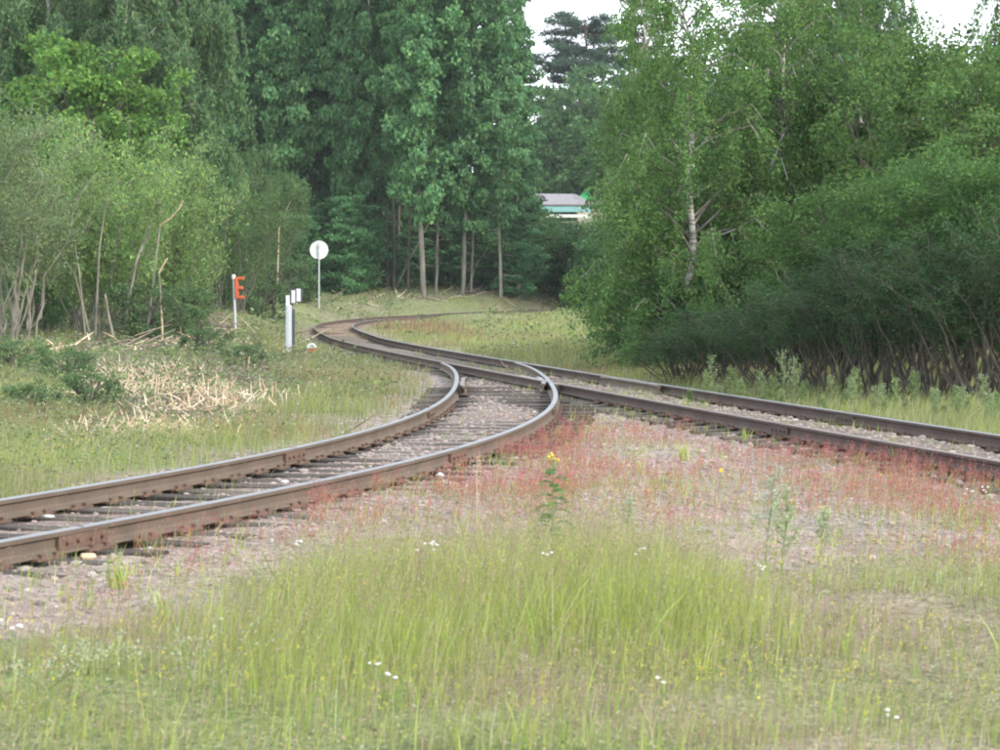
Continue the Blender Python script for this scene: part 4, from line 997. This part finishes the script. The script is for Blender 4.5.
old = [(.14, .115, .09), (.19, .15, .115), (.1, .08, .065), (.22, .19, .15)]
b = sticks([gp_(140, 392), gp_(165, 398), gp_(190, 396), gp_(120, 386), gp_(212, 402), gp_(155, 388), gp_(185, 404), gp_(230, 400), gp_(150, 380), gp_(245, 404), gp_(105, 396), gp_(120, 372), gp_(160, 370), gp_(180, 378)], 1200, .27, .0095, (.36, 1.3), fresh, .8, .04)
setp(b.obj("wood_splinters", M['stone']), label="pale heap of splintered wood on the left bank", cat="brushwood", kind="stuff")
b = sticks([gp_(115, 430), gp_(130, 434), gp_(150, 425), gp_(165, 430)], 460, .27, .0095, (.42, 1.0), fresh, .55)
setp(b.obj("wood_splinters", M['stone']), label="smaller pale patch of splintered wood nearest the siding", cat="brushwood", kind="stuff")
b = sticks([gp_(125, 352), gp_(150, 350), gp_(180, 347), gp_(100, 350), gp_(200, 335)], 150, 1.3, .025, (1.6, 3), fresh[:2] + old, .25)
setp(b.obj("felled_brushwood", M['stone']), label="reddish brown felled branches below the willow bushes", cat="brushwood", kind="stuff")
b = sticks([gp_(200, 375), gp_(240, 370), gp_(90, 385), gp_(170, 365), gp_(250, 390), gp_(110, 410), gp_(210, 385), gp_(140, 375)], 1300, .5, .01, (1.6, 4), old, .3)
setp(b.obj("grey_twigs", M['stone']), label="dark grey twig litter spread over the left bank", cat="brushwood", kind="stuff")
bx_ = [np.array([((a - 500) * Z / F), Z]) for a, Z in ((225, 88), (210, 90), (350, 136), (400, 141), (430, 143), (470, 145), (322, 120), (540, 147))]
b = sticks(bx_, 330, 1.0, .02, (1.5, 2), old + fresh[1:2], .35)
setp(b.obj("grey_brushwood", M['stone']), label="grey cut brush lying along the foot of the wood", cat="brushwood", kind="stuff")

# single broken stems and stakes
def stem(name, pts, Z, r0, r1, label, pale=(), group=None):
    """one broken stem through photo points, standing at distance Z; the pale stretches are bare wood"""
    P = np.array([at(x, y, Z + dz) for x, y, dz in pts]); P[0, 2] = ground_z_fast(P[:1, :2])[0] - .05
    o = empty(name, tuple(P[0]), label=label, cat="broken stem", group=group); P = P - P[0]
    rr = np.linspace(r0, r1, len(P)) * .62
    MB().tube(P, rr, 6).obj("bark", M['bark_pale'], o)
    for i, j in pale:
        MB().tube(P[i:j + 1] + np.array([-.004, -.012, 0]), rr[i:j + 1] * 1.12, 6).obj("bare_wood", M['wood_fresh'], o)
    return o
stem("broken_stem", [(124, 336, 0), (128, 305, 0), (136, 262, 0), (150, 228, .2), (160, 213, .3), (164, 210, .3)], 73, .085, .05, "long snapped willow stem leaning right with a pale torn top", [(4, 5)])
stem("broken_stem", [(146, 240, .3), (160, 226, .2), (171, 218, .1), (179, 209, 0), (184, 199, 0)], 72.6, .05, .03, "torn pale branch end pointing up above the snapped stem", [(1, 4)]).location.z += 0
stem("broken_stem", [(163, 322, 0), (161, 298, 0), (159, 273, 0), (164, 264, 0), (168, 258, 0)], 72, .05, .035, "snapped stem with a bright yellow broken tip bent to the right", [(0, 1), (2, 4)])
stem("broken_stem", [(115, 342, 0), (109, 318, 0), (105, 294, 0)], 71, .07, .055, "short cut stump leaning left under the willow")
stem("broken_stem", [(92, 310, 0), (75, 275, 0), (58, 250, .2), (47, 240, .3)], 72, .05, .02, "thin bare stem leaning far to the left among the willows")
stem("broken_stem", [(86, 312, 0), (79, 270, 0), (73, 235, 0), (80, 200, 0), (100, 225, 0), (108, 185, 0)][:3], 72, .055, .04, "upright bare grey stem in front of the light green willow")
stem("broken_stem", [(95, 305, 0), (99, 250, 0), (105, 210, 0), (109, 178, 0)], 72.5, .06, .025, "upright bare stem running up into the light green willow crown")
stem("broken_stem", [(56, 364, 0), (58, 352, 0), (61, 342, 0)], 60, .05, .03, "short pale stake standing on the left bank near the edge", [(0, 2)])
stem("broken_stem", [(176, 396, 0), (190, 376, 0), (196, 366, 0)], 43, .025, .012, "pale splinter standing out of the splinter heap", [(0, 2)])
stem("broken_stem", [(136, 425, 0), (150, 400, .3)], 38, .018, .01, "thin pale stick leaning on the near edge of the splinter heap", [(0, 1)])
stem("broken_stem", [(248, 374, 0), (249, 362, 0), (250, 356, 0)], 50, .02, .01, "thin pale stub standing alone right of the splinter heap", [(0, 2)])
stem("broken_stem", [(277, 240, 0), (279, 230, 0), (284, 215, 0), (291, 200, .2)], 117, .05, .02, "pale forked stem showing inside the rounded dark bush", [(0, 2)])
stem("leaning_stem", [(395, 288, 0), (408, 262, 0), (420, 240, .5), (428, 225, 1)], 148, .09, .05, "dead pale stem leaning against the stoutest aspen trunk")
stem("leaning_stem", [(466, 282, 0), (478, 262, 0), (488, 248, 0)], 148, .06, .03, "dead stem leaning right between the two right hand aspen trunks")
# trunks at the edge of the wood that show as bare columns
def bare_trunk(px, w, y1, Z, label, mtl, tilt=0):
    Z = Z - 2.5; w = w * .85
    x = (px - 500) * Z / F; z0 = float(ground_z(x, Z)[0]) - .2; h = gz(px, y1, Z) - z0
    o = empty("bare_trunk", (x, Z, z0), label=label, cat="tree trunk"); r = np.random.default_rng(int(px))
    P = path((0, 0, 0), (tilt, 0, h), r, 7, .012); t = MB().tube(P, np.linspace(w, w * .7, 7) * Z / F / 2, 8).obj("trunk", M[mtl], o)
    tw = MB()
    for k in range(7):
        q = on_path(P, np.array([r.uniform(.3, 1)]))[0]; az = r.uniform(0, 6.28); l = r.uniform(.4, 1.1); tw.tube(path(q, q + l * np.array([math.cos(az), math.sin(az), r.uniform(-.3, .4)]), r, 4, .15), np.linspace(.025, .006, 4), 4)
    tw.obj("dead_twigs", M[mtl], o)["kind"] = "stuff"
bare_trunk(408, 3.5, 200, 149, "thin dark bare trunk close left of the stoutest grey trunk", 'bark_dark', .1)
bare_trunk(436, 3.5, 215, 147, "thin grey bare trunk close right of the stoutest grey trunk", 'bark_grey', .1)
bare_trunk(471, 3, 205, 148, "thin pale bare trunk right of the trunk with dry leaves", 'bark_pale', .2)
bare_trunk(388, 3, 205, 150, "thinnest dark bare trunk at the left of the dark trunk group", 'bark_dark', -.1)
bare_trunk(394, 4, 190, 150, "thin dark bare trunk left of the stoutest grey trunk", 'bark_dark')
bare_trunk(351, 3, 225, 146.5, "short thin pale trunk right of the round white sign", 'bark_pale', .15)
bare_trunk(334, 3, 232, 147, "thin grey trunk close behind the round white sign", 'bark_grey')
bare_trunk(281, 3.5, 70, 154, "grey trunk showing above the rounded dark bush", 'bark_grey')

# ------------------------------------------------------------------ single plants
def herb(name, px, py, Z, label, cat, h, build, group=None):
    x = (px - 500) * Z / F; z = ground_z_fast(np.array([[x, Z]]))[0]
    o = empty(name, (x, Z, z), label=label, cat=cat, group=group); build(o, h, np.random.default_rng(int(px * 7 + py))); return o
def Zat(py): return F * (CAMZ + .03) / (py - HZ)
M['stemg'] = mat('green_stem', (.16, .2, .07), .7, noise=.2)
def leafmesh(o, C, A, L, W, col, r, name="leaves"):
    V, q = leaf_geo(np.array(C), np.array(A), L, W, r); setp(link(name, mesh_np(name, V, [q], M['leaf'], col=leaf_cols(col, len(C), r, .15, None, .02)), o), kind='stuff')
def tansy(o, h, r):
    P = path((0, 0, 0), (.02, 0, h), r, 6, .03); MB().tube(P, np.linspace(.006, .003, 6), 5).obj("stem", M['stemg'], o)
    C, A = [], []
    for i in range(22):
        s = .1 + .82 * i / 22; p = on_path(P, np.array([s]))[0]; az = i * 2.3; l = .15 * (1.15 - s * .75)
        for k in np.linspace(.15, 1, 8):
            q = p + l * k * np.array([math.cos(az), math.sin(az), .45 - .6 * k * k])
            for sg_ in (-1, 1): C.append(q + sg_ * .014 * np.array([-math.sin(az), math.cos(az), 0])); A.append((-math.sin(az) * sg_ + math.cos(az) * .5, math.cos(az) * sg_ + math.sin(az) * .5, .1))
    leafmesh(o, C, A, .042, .016, (.15, .25, .085), r)
    top = P[-1]
    for i in range(7):
        d = np.r_[r.normal(size=2) * .03, r.uniform(-.015, .03)]; b = MB()
        b.tube([P[-2] * .5 + top * .5, top + d], .0018, 4, m=1); b.tube([top + d, top + d + (0, 0, .006), top + d + (0, 0, .011)], [.009, .01, .006], 8)
        b.obj("flower_head", [M['yellow'], M['stemg']], o)
M['yellow'] = mat('yellow_petal', (.52, .42, .04), .7, noise=.1); M['white_petal'] = mat('white_petal', (.6, .6, .58), .7); M['silver'] = mat('silvery_leaf', (.36, .4, .28), .8)
def thistle(col, bushy=1.0):
    def f(o, h, r):
        P = path((0, 0, 0), (.03 * r.normal(), 0, h), r, 6, .04); b = MB().tube(P, np.linspace(.006, .003, 6), 5); C, A = [], []
        ends = []
        for i in range(int(7 * bushy)):
            s = .3 + .65 * i / (7 * bushy); p = on_path(P, np.array([s]))[0]; az = i * 2.4; l = h * .28 * (1.2 - s * .8); e = p + l * np.array([math.cos(az) * .6, math.sin(az) * .6, .8]); b.tube([p, (p + e) / 2 + (0, 0, -.01), e], [.003, .0025, .0015], 4); ends.append(e)
            for k in r.uniform(.2, 1, 5): C.append(p + (e - p) * k + r.normal(size=3) * .012); A.append(r.normal(size=3) * np.array([1, 1, .5]))
        for i in range(int(26 * bushy)):
            p = on_path(P, np.array([r.uniform(.03, .95)]))[0]; az = r.uniform(0, 6.28); C.append(p + .03 * np.array([math.cos(az), math.sin(az), .2])); A.append((math.cos(az), math.sin(az), .35))
        b.obj("stem", M['stemg'], o); leafmesh(o, C, A, .052, .016, col, r)
        e = np.array(ends + [P[-1]]); C = np.repeat(e, 9, 0) + r.normal(size=(len(e) * 9, 3)) * np.array([.01, .01, .02]); leafmesh(o, C, r.normal(size=(len(C), 3)) + np.array([0, 0, 1]), .02, .011, tuple(np.array(col) * 1.25 + .03), r, "flower_buds")
    return f
def plume(o, h, r):
    P = path((0, 0, 0), (.0, 0, h), r, 6, .015); MB().tube(P, np.linspace(.003, .0018, 6), 4).obj("stalk", M['straw'], o)
    n = 150; t = r.uniform(0, 1, n); C = on_path(P, np.full(n, .999)) - np.c_[np.zeros((n, 2)), t * .2 - .03] + np.c_[r.normal(size=(n, 2)) * (.008 + .022 * np.sin(t * 3) ** 1)[:, None], np.zeros(n)]
    leafmesh(o, C, r.normal(size=(n, 3)) * .5 + np.array([0, 0, 1]), .016, .006, (.5, .36, .3), r, "seed_head")
M['straw'] = mat('straw_stalk', (.5, .46, .24), .7)
def yarrow(nh):
    def f(o, h, r):
        b = MB(); P = path((0, 0, 0), (0, 0, h), r, 4, .03); b.tube(P, .0028, 4); b.obj("stem", M['stemg'], o)
        C, A = [], []
        for k in range(10): az = r.uniform(0, 6.28); C.append(on_path(P, np.array([r.uniform(.1, .8)]))[0] + .025 * np.array([math.cos(az), math.sin(az), .1])); A.append((math.cos(az), math.sin(az), .4))
        leafmesh(o, C, A, .05, .012, (.16, .22, .1), r)
        for k in range(nh):
            d = P[-1] + np.r_[r.normal(size=2) * .012 * nh ** .5, r.normal() * .012 * (nh > 1)]
            MB().tube([d, d + (0, 0, .005), d + (0, 0, .008)], [.009, .0105, .005], 7).obj("flower_head", M['white_petal'], o)
    return f
def pale_weed(o, h, r):
    b = MB(); C, A = [], []
    for k in range(7):
        e = np.array([r.normal() * .14, r.normal() * .14, h * r.uniform(.6, 1)]); P = path((r.normal() * .02, r.normal() * .02, 0), e, r, 5, .08); b.tube(P, np.linspace(.004, .0015, 5), 4)
        s = r.uniform(.5, 1, 22); C.append(on_path(P, s * .999) + r.normal(size=(22, 3)) * .012); A.append(r.normal(size=(22, 3)) + np.array([0, 0, .7]))
    b.obj("stems", M['stemg'], o); leafmesh(o, np.vstack(C), np.vstack(A), .019, .01, (.4, .43, .29), r, "pale_leaves")
def leafy_tuft(col):
    def f(o, h, r):
        n = 16; az = r.uniform(0, 6.28, n); P = r.normal(size=(n, 2)) * .03; b = MB()
        V = []; q = []; k = 0
        for i in range(n):
            d = np.array([math.cos(az[i]), math.sin(az[i])]); l = h * r.uniform(.6, 1.1); w = .009; sv = np.array([-d[1], d[0]]) * w
            for j, t in enumerate((0, .35, .7, 1)):
                c = P[i] + d * l * .35 * t ** 1.7; ww = sv * (1 - t ** 2 * .95); V += [(*(c - ww), l * (t - .1 * t * t)), (*(c + ww), l * (t - .1 * t * t))]
            for j in range(3): q.append((k + 2 * j, k + 2 * j + 1, k + 2 * j + 3, k + 2 * j + 2))
            k += 8
        link("blades", mesh_np("blades", V, [np.array(q)], M['blade'], col=np.repeat(hue(col, n, r), 8, 0)), o)
    return f
herb("tansy_plant", 551, 560, Zat(575), "tall tansy with yellow button flowers rising from the lime green grass", "wildflower", .66, tansy)
herb("grass_plume", 477, 505, Zat(520), "single tall stalk with a feathery pink seed head in front of the siding rail", "grass stalk", .46, plume)
herb("thistle_plant", 765, 560, Zat(575), "pale silvery thistle, the taller one right of centre on the gravel", "wildflower", .62, thistle((.3, .34, .25), 1.3))
herb("thistle_plant", 782, 572, Zat(582), "thin dark green thistle leaning beside the silvery one", "wildflower", .5, thistle((.24, .31, .15), 1.1))
herb("thistle_plant", 820, 545, Zat(556), "short pale leafy thistle right of the two tall thistles", "wildflower", .3, thistle((.3, .36, .2)))
herb("thistle_plant", 626, 540, Zat(548), "small pale weed on the gravel left of the silvery thistle", "wildflower", .28, thistle((.3, .34, .22)))
for px, py, h, nh, lab in [(430, 600, .3, 9, "white yarrow with the largest flower cluster, in the lime green grass"), (545, 610, .26, 3, "small white yarrow below the tansy"), (643, 605, .26, 4, "white yarrow right of the lime green grass"), (12, 668, .18, 5, "white flower near the left edge of the meadow"),
                           (970, 500, .2, 4, "white daisy-like flower beside the red sorrel, left of the close pair at the right edge"), (987, 502, .2, 4, "white flower beside the red sorrel, right of the close pair at the right edge"), (662, 690, .12, 2, "small pale flower low in the middle of the front meadow"), (890, 712, .1, 3, "low white flower in the front meadow at lower right"),
                           (760, 585, .14, 4, "white flowers at the foot of the silvery thistle"), (375, 680, .16, 3, "pale flower in the front meadow left of centre"), (396, 700, .16, 3, "pale flower just right of and below another in the front meadow"), (300, 565, .2, 6, "wide white flower head at the left end of the lime green grass")]:
    herb("white_flower", px, py, Zat(py + 8), lab, "wildflower", h, yarrow(nh))
herb("yellow_flower", 720, 478, Zat(486), "single bright yellow flower on the gravel before the straight track", "wildflower", .14, lambda o, h, r: (MB().tube([(0, 0, 0), (.01, 0, h)], .003, 4).obj("stem", M['stemg'], o), MB().disc((.01, 0, h), .018, .01, n=10).obj("flower_head", M['yellow'], o)))
for px, py, h, lab in [(195, 690, .36, "frothy pale weed with the tallest plume in the left meadow"), (90, 680, .22, "low frothy pale weed at the lower left"), (45, 690, .2, "frothy pale weed nearest the left edge"), (285, 600, .3, "frothy pale weed at the left end of the lime green grass"), (330, 600, .28, "frothy pale weed inside the lime green grass"), (505, 590, .24, "frothy pale weed left of the tansy")]:
    herb("pale_weed", px, py, Zat(py + 5), lab, "wildflower", h, pale_weed)
for px, py, h, lab in [(117, 590, .22, "grass tuft with pale tips on the bare gravel at the left"), (162, 625, .2, "grass tuft with pale tips, right of another on the left gravel"), (684, 460, .26, "upright grass tuft beside the straight track's near rail, the left one"), (744, 440, .2, "small grass tuft touching the near rail of the straight track, right of another"), (640, 468, .2, "yellow green grass tuft among the red sorrel"), (897, 462, .2, "grass tuft against the near rail at the right")]:
    herb("grass_tuft", px, py, Zat(py), lab, "grass tuft", h, leafy_tuft((.34, .4, .12)))
for px, Z, h, lab in [(782, 34.2, .85, "tallest whitish weed before the dark thicket"), (795, 34.6, .75, "leafy weed just right of the tallest whitish weed"), (762, 35, .55, "whitish weed left of the tallest one before the thicket"), (712, 36.6, .7, "slender weed at the foot of the birches behind the straight track"), (882, 31.8, .45, "bright green weed behind the straight track at the right"), (960, 30.6, .5, "grey green weed clump near the right edge behind the straight track"), (935, 31, .45, "whitish weed left of the grey green clump"), (850, 32.6, .5, "brown seeding weed behind the straight track"), (990, 29.8, .42, "dry whitish weed at the right edge behind the straight track")]:
    herb("tall_weed", px, 400, Z, lab, "wildflower", h, thistle((.2, .27, .13), 2.0))
for i in range(26):
    herb("green_weed", 690 + i * 12.5 + (i * 7) % 9, 400 + i, 34.9 - i * .19 + (i * 5) % 7 * .2, "green weed growing in the strip between the straight track and the dark thicket", "wildflower", .2 + .1 * ((i * 3) % 5), thistle([(.13, .2, .07), (.19, .26, .1), (.2, .24, .12)][i % 3], 2.2), "weeds along the foot of the thicket")
# small loose things by the rails
def rock(name, px, py, size, label, col, cat="stone"):
    p = unp([(px, py)])[0]; r = np.random.default_rng(int(px)); b = MB()
    u = np.linspace(0, np.pi, 5)[1:-1]; V = [(0, 0, 1)] + [(math.sin(a) * math.cos(k * 1.047), math.sin(a) * math.sin(k * 1.047), math.cos(a)) for a in u for k in range(6)] + [(0, 0, -1)]
    V = np.array(V) * np.array([1.2, .8, .6]) * size * r.uniform(.75, 1.2, (len(V), 1)); q = [(1 + i * 6 + k, 1 + i * 6 + 6 + k, 1 + i * 6 + 6 + (k + 1) % 6, 1 + i * 6 + (k + 1) % 6) for i in range(2) for k in range(6)]
    t = [(0, 1 + k, 1 + (k + 1) % 6) for k in range(6)] + [(19, 13 + (k + 1) % 6, 13 + k) for k in range(6)]
    m = mat(name + '_surface', col, .9, noise=.2, nscale=20); o = b.add(V, q, t).obj(name, m, None, (p[0], p[1], ground_z_fast(p[None])[0] + size * .3)); setp(o, label=label, cat=cat)
rock("stone", 88, 557, .05, "yellowish stone lying beside the near rail of the siding at the left", (.5, .38, .24))
rock("stone", 205, 483, .055, "pale grey stone lying between the siding rails", (.5, .5, .48))
rock("stone", 48, 519, .05, "pale stone between the siding rails close to the left edge", (.45, .44, .42))
rock("stone", 285, 482, .03, "small white stone between the siding rails before the joint", (.62, .6, .57))
rock("stone", 440, 474, .035, "flat white chip lying beside the near siding rail among red sorrel", (.8, .8, .78))


# ------------------------------------------------------------------ thin haze volume, added to soften contrast and lift dark foliage gaps
hm = bpy.data.materials.new("haze"); hm.use_nodes = True; N = hm.node_tree.nodes; N.clear()
ho = N.new("ShaderNodeOutputMaterial"); hv = N.new("ShaderNodeVolumePrincipled"); hv.inputs["Color"].default_value = (.9, .96, 1, 1); hv.inputs["Density"].default_value = .00014; hv.inputs["Anisotropy"].default_value = .0
hm.node_tree.links.new(hv.outputs[0], ho.inputs["Volume"])
hz = MB(); hz.box((0, 0, 0), (2, 2, 2)); x0, x1, y0, y1, z0, z1 = gx[0] - 20, gx[-1] + 20, gy[0] - 20, gy[-1] + 20, gzv.min() - 1, 60
o = hz.obj("haze", hm, None, ((x0 + x1) / 2, (y0 + y1) / 2, (z0 + z1) / 2)); o.scale = ((x1 - x0) / 2, (y1 - y0) / 2, (z1 - z0) / 2)
setp(o, kind="stuff", label="thin pale haze added to soften the contrast", cat="haze")
